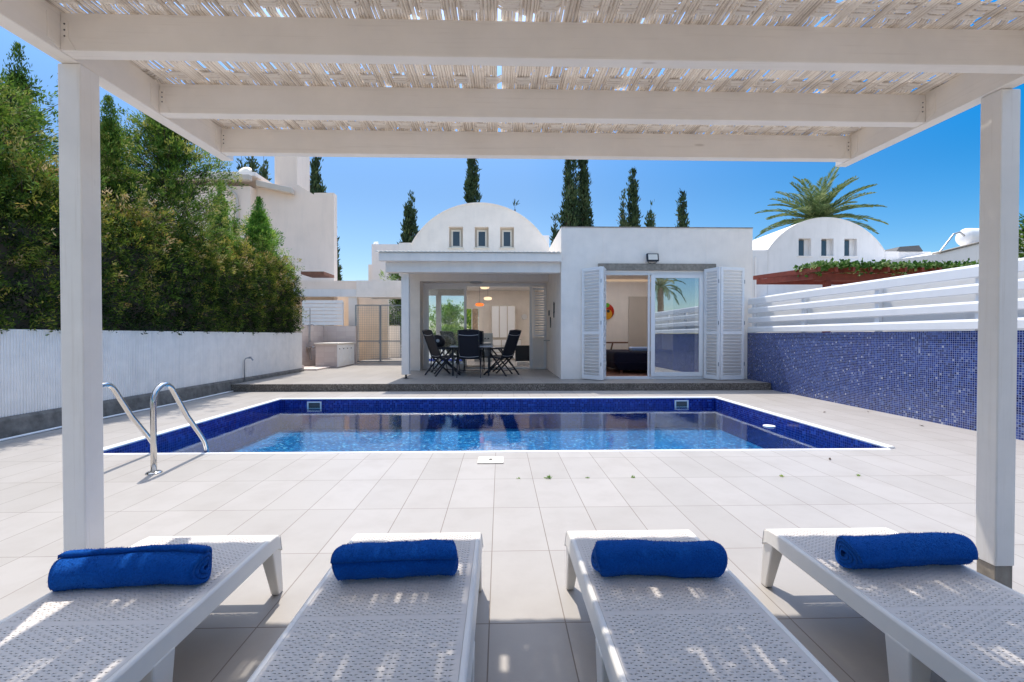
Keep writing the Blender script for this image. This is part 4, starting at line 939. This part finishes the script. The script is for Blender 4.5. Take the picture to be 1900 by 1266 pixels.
# ------------------------------------------------------------------ right: mosaic wall and fence
MB().box(5.62, 5.80, -8, 10.198, -.01, 1.185).build('mosaic_wall', 'mosaic', None, 'long low retaining wall clad in small blue mosaic tiles, right of pool', 'mosaic wall')
t = thing('slat_fence', 'white horizontal slat fence on top of the blue mosaic wall', 'fence', (5.68, 3, 1.2))
for z0, z1 in ((1.20, 1.325), (1.41, 1.535), (1.62, 1.745), (1.815, 1.965)):
    m = MB(); w = .035
    m.prism([(5.60, z0), (5.632, z0), (5.632, z1), (5.61, z1), (5.595, z1 - .03), (5.595, z0 + .01)], 'y', -8, 10.15); m.build('rail', 'pvc', t, bevel=.004)
for z0, z1 in ((1.30, 1.43), (1.51, 1.64), (1.72, 1.85)): MB().box(5.70, 5.725, -8, 10.12, z0, z1).build('rear_rail', 'pvc', t)
for y in (-7.2, -5.6, -4, -2.4, -.8, .8, 2.4, 3.75, 5.22, 6.67, 8.34, 10.0): MB().box(5.634, 5.698, y - .04, y + .04, 1.187, 1.93).build('post', 'pvc', t, bevel=.004)

# ------------------------------------------------------------------ neighbour villa right
t = thing('arched_villa', 'neighbouring white villa with arched gable and three small windows at right', 'villa', (14.5, 20, 0))
W3 = [(13.31, 13.88), (14.34, 14.90), (15.39, 15.96)]
gable(t, 20, 32, 14.57, 3.22, 3.15, 11.93, 17.25, 2.88, W3, 4.68, 5.46, 'wall2', .26)
MB().box(11.2, 11.92, 20.0, 32, 0, 4.93).box(11.93, 17.25, 20.01, 32, 0, 2.87).box(17.26, 17.9, 20, 32, 0, 4.9).build('wall', 'wall2', t)
MB().box(11.6, 12.9, 18.8, 20.29, 2.6, 2.86).build('ledge', 'wall2', t)
for a, b in W3:
    w = MB().box(a + .1, a + .36, 20.20, 20.25, 4.70, 5.40).build('window', 'darkglass', t)
    MB().box(a + .37, b, 20.18, 20.24, 4.69, 5.45).build('shutter', 'wall2', w)
    MB().box(a - .05, b + .05, 19.95, 20.3, 4.64, 4.678).build('sill', 'wall2', w)
MB().tube([(11.35, 19.93, 4.6), (11.35, 19.93, 2.2)], .04, 8).build('downpipe', 'wall2', t)
t = thing('sloped_wing', 'white building with rising parapet and roof edge right of the red pergola', 'building', (17, 17, 0))
MB().prism([(14.6, 0), (24, 0), (24, 5.6), (18.2, 4.62), (16.6, 4.22), (14.6, 3.95)], 'y', 16.8, 26).build('wall', 'wall2', t)
MB().prism([(16.6, 4.235), (18.2, 4.635), (24, 5.615), (24, 5.66), (18.2, 4.69), (16.6, 4.29)], 'y', 16.75, 17.1).build('coping', 'lintel', t)
t = thing('solar_heater', 'white cylindrical solar water tank on the roof with pipe', 'water tank', (18.3, 17.5, 4.6))
m = MB(); m.lathe([(.05, 18.27), (.28, 18.3), (.35, 18.42), (.35, 21.2), (.3, 21.3)], (0, 17.6, 5.02), 24, 'x'); m.build('tank', 'pvc', t, smooth=True)
MB().tube([(17.3, 17.5, 4.42), (17.85, 17.5, 5.12), (18.1, 17.5, 5.2), (18.29, 17.5, 5.05)], .035, 8).build('pipe', 'galv', t)
MB().box(18.8, 18.9, 17.3, 17.9, 4.4, 4.8).build('support', 'zinc', t)
t = thing('solar_collector', 'dark solar collector on a pale block beside the neighbouring gable', 'solar panel', (16.2, 19, 4.7))
MB().hexa([(17.95, 20.2, 4.95), (19.2, 20.2, 4.95), (19.2, 21, 4.95), (17.95, 21, 4.95)], [(18.1, 20.2, 5.15), (19.0, 20.2, 5.22), (19.0, 21, 5.22), (18.1, 21, 5.15)]).build('collector_plate', 'zinc', t)
MB().box(17.92, 19.6, 20.25, 22, 4.0, 4.94).build('block', 'wall2', t)
# red pergola with vines
t = thing('red_pergola', 'red stained timber pergola with vines on top beyond the fence', 'pergola', (10, 13.5, 0))
MB().box(9.15, 15.5, 13.0, 13.1, 2.72, 2.93).build('header_beam', 'redwood', t)
MB().box(8.9, 15.5, 15.5, 15.6, 2.9, 3.08).build('header_beam', 'redwood', t)
for k in range(13):
    x = 8.95 + k * .5; MB().hexa([(x, 12.6, 2.935), (x + .07, 12.6, 2.935), (x + .07, 15.9, 3.1), (x, 15.9, 3.1)], [(x, 12.6, 3.06), (x + .07, 12.6, 3.06), (x + .07, 15.9, 3.24), (x, 15.9, 3.24)]).build('rafter', 'redwood', t)
for x in (9.45, 14.5): MB().box(x, x + .15, 12.97, 13.12, 0, 2.715).build('post', 'redwood', t)
MB().bar((9.1, 12.95, 2.85), (8.9, 15.5, 2.98), .09, .16).build('brace', 'redwood', t)
n = 3400; u = rng.random(n); P = np.c_[8.9 + u * 6.5, 12.6 + rng.random(n) * 1.0, 3.10 + np.abs(rng.normal(0, .05, n))]
P[:, 2] -= np.where(rng.random(n) < .35, rng.random(n) * .13 * (1 + np.sin(P[:, 0] * 5)), 0); D = rng.normal(0, 1, (n, 3)); D[:, 2] += .5
o = blades('vine', 'vine', P, D, .12, .09, rng.uniform(.15, .95, n), label='green climbing vine spread over the red pergola', cat='vine')
tree('garden_tree', 'dark green tree at the far right edge behind the pergola post', 'tree', (16.0, 12.8, 0), 5.4, 1.0, 9000, 'conifer', leaf=.14, prof='bush', start=.3, branches=60, tb=.3)

# ------------------------------------------------------------------ pergola overhead
KS = .013; HB = 2.141; BT = .142
XL0, XL1, XR0, XR1 = -1.668, -1.600, 2.085, 2.152
PG = thing('pergola', 'white timber pergola with woven reed roof over the loungers', 'pergola', (.2, 1.8, 0))
MB().sbox(XL0, XL1, -1.4, 2.79, HB, HB + BT + .005, KS).build('side_beam', 'woody', PG, bevel=.004)
MB().sbox(XR0, XR1, -1.4, 2.79, HB, HB + BT + .005, KS).build('side_beam', 'woody', PG, bevel=.004)
for yb in (2.665, 2.19, 1.712, 1.23, .75, .27, -.21, -.69, -1.2):
    b = MB().sbox(XL1, XR0, yb, yb + .056, HB + .004, HB + BT, KS).build('cross_beam', 'wood', PG, bevel=.004)
    if yb > 1.1:
        z0 = HB + .006 + KS * yb
        for sx, xe in ((1, XL1), (-1, XR0)):
            pl = [(xe, z0), (xe + sx * .055, z0), (xe + sx * .028, z0 + .045), (xe + sx * .028, z0 + .105), (xe, z0 + .105)]
            h = MB().prism(pl, 'y', yb - .0022, yb - .0002)
            h.prism([(yb - .05 - .0, z0 + .02), (yb - .003, z0 - .0), (yb - .003, z0 + .11), (yb - .05, z0 + .11), (yb - .05, z0 + .04)], 'x', xe - .0 if sx > 0 else xe - .0022, xe + .0022 if sx > 0 else xe)
            hb = h.build('joist_hanger', 'wood', b)
            m = MB()
            for k in range(3):
                zz = z0 + .05 + k * .022; m.lathe([(.0005, -.0035), (.0028, -.0035), (.0035, -.0022), (.0005, -.0022)], (xe + sx * .016, yb, zz), 8, 'y')
            m.build('screws', 'zinc', hb)
def post(x0, x1, y0, y1, plinth):
    ym = (y0 + y1) / 2; p = MB()
    p.hexa([(x0, y0, plinth), (x1, y0, plinth), (x1, y1, plinth), (x0, y1, plinth)], [(x0, y0, HB + KS * y0 - .001), (x1, y0, HB + KS * y0 - .001), (x1, y1, HB + KS * y1 - .001), (x0, y1, HB + KS * y1 - .001)])
    o = p.build('post', 'post', PG, bevel=.005)
    MB().box(x0 + .004, x1 - .004, y0 + .004, y1 - .004, 0.001, plinth).build('plinth', 'lintel', o, bevel=.003)
post(-1.679, -1.594, 1.781, 1.868, .15); post(2.098, 2.183, 1.862, 1.947, .15)
# woven reed roof
def reeds():
    V = []; F = []; T = []
    A = .011; x0, x1, y0, y1 = XL0 - .02, XR1 + .02, -1.45, 2.80; zb = HB + BT + .014
    def strip(pts, w, ax, tone):
        b = len(V)
        for (x, y, z) in pts:
            zz = zb + KS * y + z
            if ax == 'y': V.extend([(x - w / 2, y, zz + .0030), (x, y, zz - .0030), (x + w / 2, y, zz + .0030)])
            else: V.extend([(x, y - w / 2, zz + .0030), (x, y, zz - .0030), (x, y + w / 2, zz + .0030)])
            T.extend([tone * .22, tone, tone * .22])  # edges coloured dark for the shaded, unpainted slits between reeds
        for i in range(len(pts) - 1):
            a = b + 3 * i; F.extend([(a, a + 3, a + 4, a + 1), (a + 1, a + 4, a + 5, a + 2)])
    cw, rw = .072, .165
    gaps = []
    for _ in range(150):
        gy = math.floor(random.uniform(y0, y1) / rw) * rw; gx = random.uniform(x0, x1)
        for q in range(random.choice((1, 1, 2, 3))):
            gw = random.uniform(.009, .015); gaps.append((gx, gx + gw, gy + random.uniform(.03, .07), gy + rw - random.uniform(.03, .06))); gx += gw + random.uniform(.012, .03)
    x = x0; seams = (-1.15, .0, 1.22)
    while x < x1:
        w = .0140 * random.uniform(.85, 1.2); zj = random.uniform(-.002, .002)
        col = math.floor(x / cw)
        seam = min(abs(x - s) for s in seams)
        if seam < .007: x += .006; continue
        ys = y0 + random.uniform(0, .1); tone = random.uniform(.35, 1)
        sk = random.gauss(0, .0035)
        while ys < y1:
            ln = random.choice((.5, .8, 1.2)) * random.uniform(.7, 1.2); ye = min(y1, ys + ln); n = max(2, int((ye - ys) / .041))
            xo = random.gauss(0, .0014); sl = random.gauss(0, .0022)
            ev = {ys, ye}; j0 = math.floor(ys / rw)
            for jj in range(j0, math.ceil(ye / rw) + 1):
                if (jj + col) % 2 == 0:
                    for dd in (-.058, -.040, .040, .058):
                        if ys < jj * rw + dd < ye: ev.add(jj * rw + dd)
                elif ys < jj * rw < ye: ev.add(jj * rw)
            pts = []
            for y in sorted(ev):
                jj = round(y / rw); upz = (jj + col) % 2 == 0 and abs(y - jj * rw) < .047
                pts.append((x + xo + sl * (y - ys) + .0012 * math.sin(y * 9 + x * 50), y, zj + (.011 if upz else 0)))
            tn = tone * random.uniform(.85, 1); here = sorted((g[2], g[3]) for g in gaps if g[0] < x < g[1] and g[2] > ys + .03 and g[3] < ye - .03)
            zat = lambda y: min(pts, key=lambda p: abs(p[1] - y))
            cur = pts
            for ga, gb in here:
                a_ = [p for p in cur if p[1] < ga]; b_ = [p for p in cur if p[1] > gb]
                if len(a_) < 1 or len(b_) < 1: continue
                a_.append((a_[-1][0], ga, a_[-1][2])); strip(a_, w, 'y', tn); cur = [(b_[0][0], gb, b_[0][2])] + b_
            strip(cur, w, 'y', tn)
            ys = ye + (random.uniform(.03, .16) if random.random() < .03 else random.uniform(-.02, .012))
        x += w * random.uniform(.74, .93) + (.004 if random.random() < .01 else 0)
    y = math.floor(y0 / rw) * rw; j = round(y / rw)
    while y < y1:
        for q in range(6):
            if random.random() < .06: continue
            yy = y + (q - 2.5) * .0128 + random.gauss(0, .0015); w = .0128 * random.uniform(.85, 1.15); tone = random.uniform(.45, 1)
            if yy < y0 or yy > y1: continue
            xs = x0
            while xs < x1:
                xe = min(x1, xs + random.uniform(.8, 1.6)); n = int((xe - xs) / .018) + 2; dd = random.gauss(0, .002); pts = []
                for k in range(n + 1):
                    xx = xs + (xe - xs) * k / n; pts.append((xx, yy + dd + .002 * math.sin(xx * 6 + q), (.0015 if (math.floor(xx / cw) + j) % 2 == 0 else .0115) + random.uniform(-.0008, .0008)))
                strip(pts, w, 'x', tone)
                xs = xe + random.uniform(0, .01)
        y += rw; j += 1
    m = MB(); m.v = V; m.f = F; m.tone = T
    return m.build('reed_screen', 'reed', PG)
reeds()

# ------------------------------------------------------------------ loungers
def lounger():
    """head end (nearest the pool) at y=0, body runs to y=-1.9, centred on x"""
    t = thing('sun_lounger', 'x', 'sun lounger', (0, 0, 0), 'white resin sun loungers side by side')
    w = .275; top = .27
    # perforated woven panel: rows of paired triangular holes
    V = []; F = []; cw, ch = .0434, .0096; x0, x1 = -w + .022, w - .022; y = -.030; r = 0
    def zc(yy): return top - (.5 * max(0, yy + .06) ** 2 * 14 if yy > -.06 else 0)
    while y > -1.87:
        yt = y; yb = y - ch; off = (r % 2) * cw / 2; x = x0 - off
        def vz(px, py, dz=0): return (px, py, zc(py) + dz)
        if abs(y + .62) < .012:
            V0 = len(V); V.extend([vz(x0, yb), vz(x1, yb), vz(x1, yt), vz(x0, yt)]); F.append((V0, V0 + 1, V0 + 2, V0 + 3)); y -= ch; r += 1; continue
        while x < x1 - 1e-6:
            a, b = max(x, x0), min(x + cw, x1)
            V0 = len(V)
            if b - a < cw * .98:
                V.extend([vz(a, yb, .0005), vz(b, yb, .0005), vz(b, yt, .0005), vz(a, yt, .0005)]); F.append((V0, V0 + 1, V0 + 2, V0 + 3))
            else:
                j = random.uniform(-.0006, .0006)
                V.extend([vz(a, yb, .0005), vz(b, yb, .0005), vz(b, yt, .0005), vz(a, yt, .0005),
                          vz(a + .0075, yb + .0062, 0), vz(a + .0188, yb + .0070 + j), vz(a + .0188, yb + .0030, -.0003),      # 4,5,6 left hole
                          vz(b - .0188, yb + .0030, -.0003), vz(b - .0188, yb + .0070 + j), vz(b - .0075, yb + .0062, 0)])       # 7,8,9 right hole
                q = V0
                F.extend([(q + 3, q + 4, q + 5, q + 8, q + 9, q + 2), (q + 0, q + 1, q + 9, q + 7, q + 6, q + 4), (q + 0, q + 4, q + 3), (q + 1, q + 2, q + 9), (q + 6, q + 7, q + 8, q + 5)])
            x += cw
        y -= ch; r += 1
    m = MB(); m.add(V, F); wp = m.build('woven_panel', 'resin', t)
    so_ = wp.modifiers.new('thickness', 'SOLIDIFY'); so_.thickness = .007; so_.offset = -1
    # frame: rim + skirt, profile swept round the outline
    m = MB(); e = .004
    L = 1.9
    for sx in (-1, 1):
        pr = [(sx * (w - .022), top + .001), (sx * (w - .008), top + .003), (sx * (w - .001), top - .003), (sx * (w + .006), top - .058), (sx * (w - .006), top - .062), (sx * (w - .02), top - .012)]
        vs = []; st = [(-.004, -.018), (-.03, -.004), (-.08, 0), (-.60, 0), (-.68, 0), (-1.2, 0), (-L, 0)]
        for yy, dz in st: vs += [(p[0], yy, p[1] + dz) for p in pr]
        n = len(pr); fs = []
        for i in range(len(st) - 1):
            for k in range(n): fs.append((i * n + k, i * n + (k + 1) % n, (i + 1) * n + (k + 1) % n, (i + 1) * n + k))
        fs += [tuple(range(n)), tuple(range((len(st) - 1) * n, len(st) * n))]
        m.add(vs, fs)
    # head bar, curved down
    pr = [(-.028, top - .007), (-.012, top - .009), (-.003, top - .018), (.004, top - .066), (-.008, top - .068), (-.02, top - .03)]
    m.prism(pr, 'x', -w + .003, w - .003)
    m.prism([(p[0] * -1 - L, p[1] + .008) for p in pr], 'x', -w + .003, w - .003)
    m.prism([(-.64, top - .015), (-.60, top - .015), (-.60, top - .05), (-.64, top - .05)], 'x', -w + .02, w - .02)
    m.build('frame', 'resin_side', t, bevel=.0025)
    def leg(x, y, dx, dy, r0=.030, r1=.017, zt=top - .05):
        a = Vector((x, y, zt)); b = Vector((x + dx, y + dy, 0.001)); 
        def sq(c, r, k=1.25): return [c + Vector((-r, -r * k, 0)), c + Vector((r, -r * k, 0)), c + Vector((r, r * k, 0)), c + Vector((-r, r * k, 0))]
        mm = MB(); mm.hexa(sq(b, r1), sq(a, r0)); mm.build('leg', 'resin_side', t, bevel=.006)
    for sx in (-1, 1):
        leg(sx * (w - .030), -.035, sx * .014, .035); leg(sx * (w - .028), -.70, sx * .006, -.01, .036, .026); leg(sx * (w - .028), -1.80, sx * .012, -.03)
    return t
l0 = lounger()
XS = [(-1.236, 'leftmost white perforated sun lounger beside the left pergola post', 2.008), (-.358, 'white sun lounger second from left under the straight rolled towel', 2.012), (.570, 'white sun lounger third from left, right of the centre gap', 2.016), (1.463, 'rightmost white sun lounger beside the right pergola post', 2.014)]
for i, (x, lab, yy) in enumerate(XS):
    if i == 0: l0.location = (x, yy, 0); l0['label'] = lab
    else: copy_tree(l0, None, (x, yy, 0), 0, lab)

# ------------------------------------------------------------------ towels
def rolled(label, c, L, rot, seed, r=.066, sag=0.):
    rg = random.Random(seed)
    cl = []; turns = 3.1; N = 90; th0 = .0142
    for i in range(N):
        f = i / (N - 1); a = 2 * PI * turns * f; rad = .011 + (r - .011 - th0 / 2) * f
        cl.append((rad * math.cos(a + seed), rad * math.sin(a + seed) * .93))
    out = []; inn = []
    for i in range(N):
        p = Vector(cl[i]); q = Vector(cl[min(i + 1, N - 1)]) - Vector(cl[max(i - 1, 0)]); nrm = Vector((q.y, -q.x)).normalized(); h = th0 / 2 * (1 - .12 * rg.random())
        out.append(p + nrm * h); inn.append(p - nrm * h)
    loop = out + inn[::-1]; n = len(loop); m = MB(); K = 44; vs = []
    ph = [rg.uniform(0, 6) for _ in range(8)]
    for k in range(K + 1):
        f = k / K; x = (f - .5) * L; endk = min(1, min(f, 1 - f) / .035); sh = .93 + .07 * math.sqrt(max(0, 1 - (1 - endk) ** 2))
        for i, p in enumerate(loop):
            a = math.atan2(p.y, p.x); rr = p.length
            bm = 1 + .026 * math.sin(3 * a + ph[0] + f * 5) + .034 * math.sin(f * 9 + ph[1] + a) + .020 * math.sin(f * 23 + ph[2] + 2 * a)
            ex = (rr / r) * .010 * math.sin(a * 2 + ph[3]) * (1 if f > .5 else -1) * max(0, abs(f - .5) * 2 - .8) * 5 - (rr / r - .6) * .012 * (1 if f > .5 else -1) * max(0, abs(f - .5) * 2 - .9) * 10
            z = p.y * bm * sh - sag * (abs(f - .5) * 2) ** 2 * (1 if f < .5 else .2)
            z = max(z, -r * .86)
            vs.append((x + ex, p.x * bm * sh * 1.06 + .006 * math.sin(f * 4 + ph[4]), z + r * .86))
    fs = []
    for k in range(K):
        for i in range(n): j = (i + 1) % n; fs.append((k * n + i, k * n + j, (k + 1) * n + j, (k + 1) * n + i))
    # end caps as quads along the spiral
    for k in (0, K):
        for i in range(N - 1):
            a, b, c_, d = i, i + 1, n - 2 - i, n - 1 - i; fs.append((k * n + a, k * n + b, k * n + c_, k * n + d))
    m.M = Matrix.Translation(c) @ Matrix.Rotation(rot, 4, 'Z')
    m.add(vs, fs)
    o = m.build('rolled_towel', 'towel', None, label, 'towel', 'rolled blue towels on the loungers', smooth=True)
    A_ = np.array(m.v); F_ = np.array(m.f[:K * n]); N_ = 26000
    q = F_[rng.integers(0, len(F_), N_)]; a, b, c_, d_ = (A_[q[:, z]] for z in range(4)); u = rng.random((N_, 1)); v_ = rng.random((N_, 1))
    P_ = (a * (1 - u) + b * u) * (1 - v_) + (d_ * (1 - u) + c_ * u) * v_; nn = np.cross(b - a, d_ - a); nn /= np.maximum(np.linalg.norm(nn, axis=1, keepdims=True), 1e-9)
    ctr = np.array(c) + [0, 0, r * .86]; sg = np.sign(((P_ - ctr) * nn).sum(1, keepdims=True)); nn = nn * sg
    pile = blades('terry_pile', 'towel', P_ - nn * .001, nn + rng.normal(0, .55, (N_, 3)), rng.uniform(.003, .0065, N_), rng.uniform(.0012, .0024, N_), rng.random(N_) * 0 + .5, o)
    return o
rolled('rolled blue towel on the leftmost lounger with coiled end facing right', (-1.262, 1.590, .272), .475, R(1), 1, .070, .012)
rolled('rolled blue towel with sun streaks on the second lounger from left', (-.365, 1.615, .272), .415, R(1.5), 2, .068)
rolled('rolled blue towel lying plain and straight on the third lounger', (.566, 1.620, .272), .45, R(-.5), 3.4, .065)
rolled('rolled blue towel on the rightmost lounger with coiled end facing left', (1.495, 1.640, .272), .47, R(2.5), 2.6, .066, .0)

# ------------------------------------------------------------------ garden behind the camera (seen mirrored in the glass doors)
hedge('hedge', 'long green hedge mirrored in the left sliding glass door', -12, 3, -9.6, -9.0, 0, 1.6, 30000, 'fresh', .11, tonebase=.5)
for x, h, lab in ((-7.5, 4.2, 'leafy tree mirrored at left of the sliding glass door'), (-4.2, 3.6, 'low round tree mirrored in the middle of the sliding glass door'), (-1.5, 4.6, 'taller tree mirrored at right of the sliding glass door')):
    tree('garden_tree', lab, 'tree', (x, -11.5, 0), h, 1.6, 5000, 'fresh', leaf=.2, prof='bush', start=.25, branches=50, tb=.45, group='garden trees mirrored in the glass')
palm('short palm mirrored in the bedroom glass door', (9.4, -6, 0), 3.9, 1.6, 26, tr=.18, seed=9)
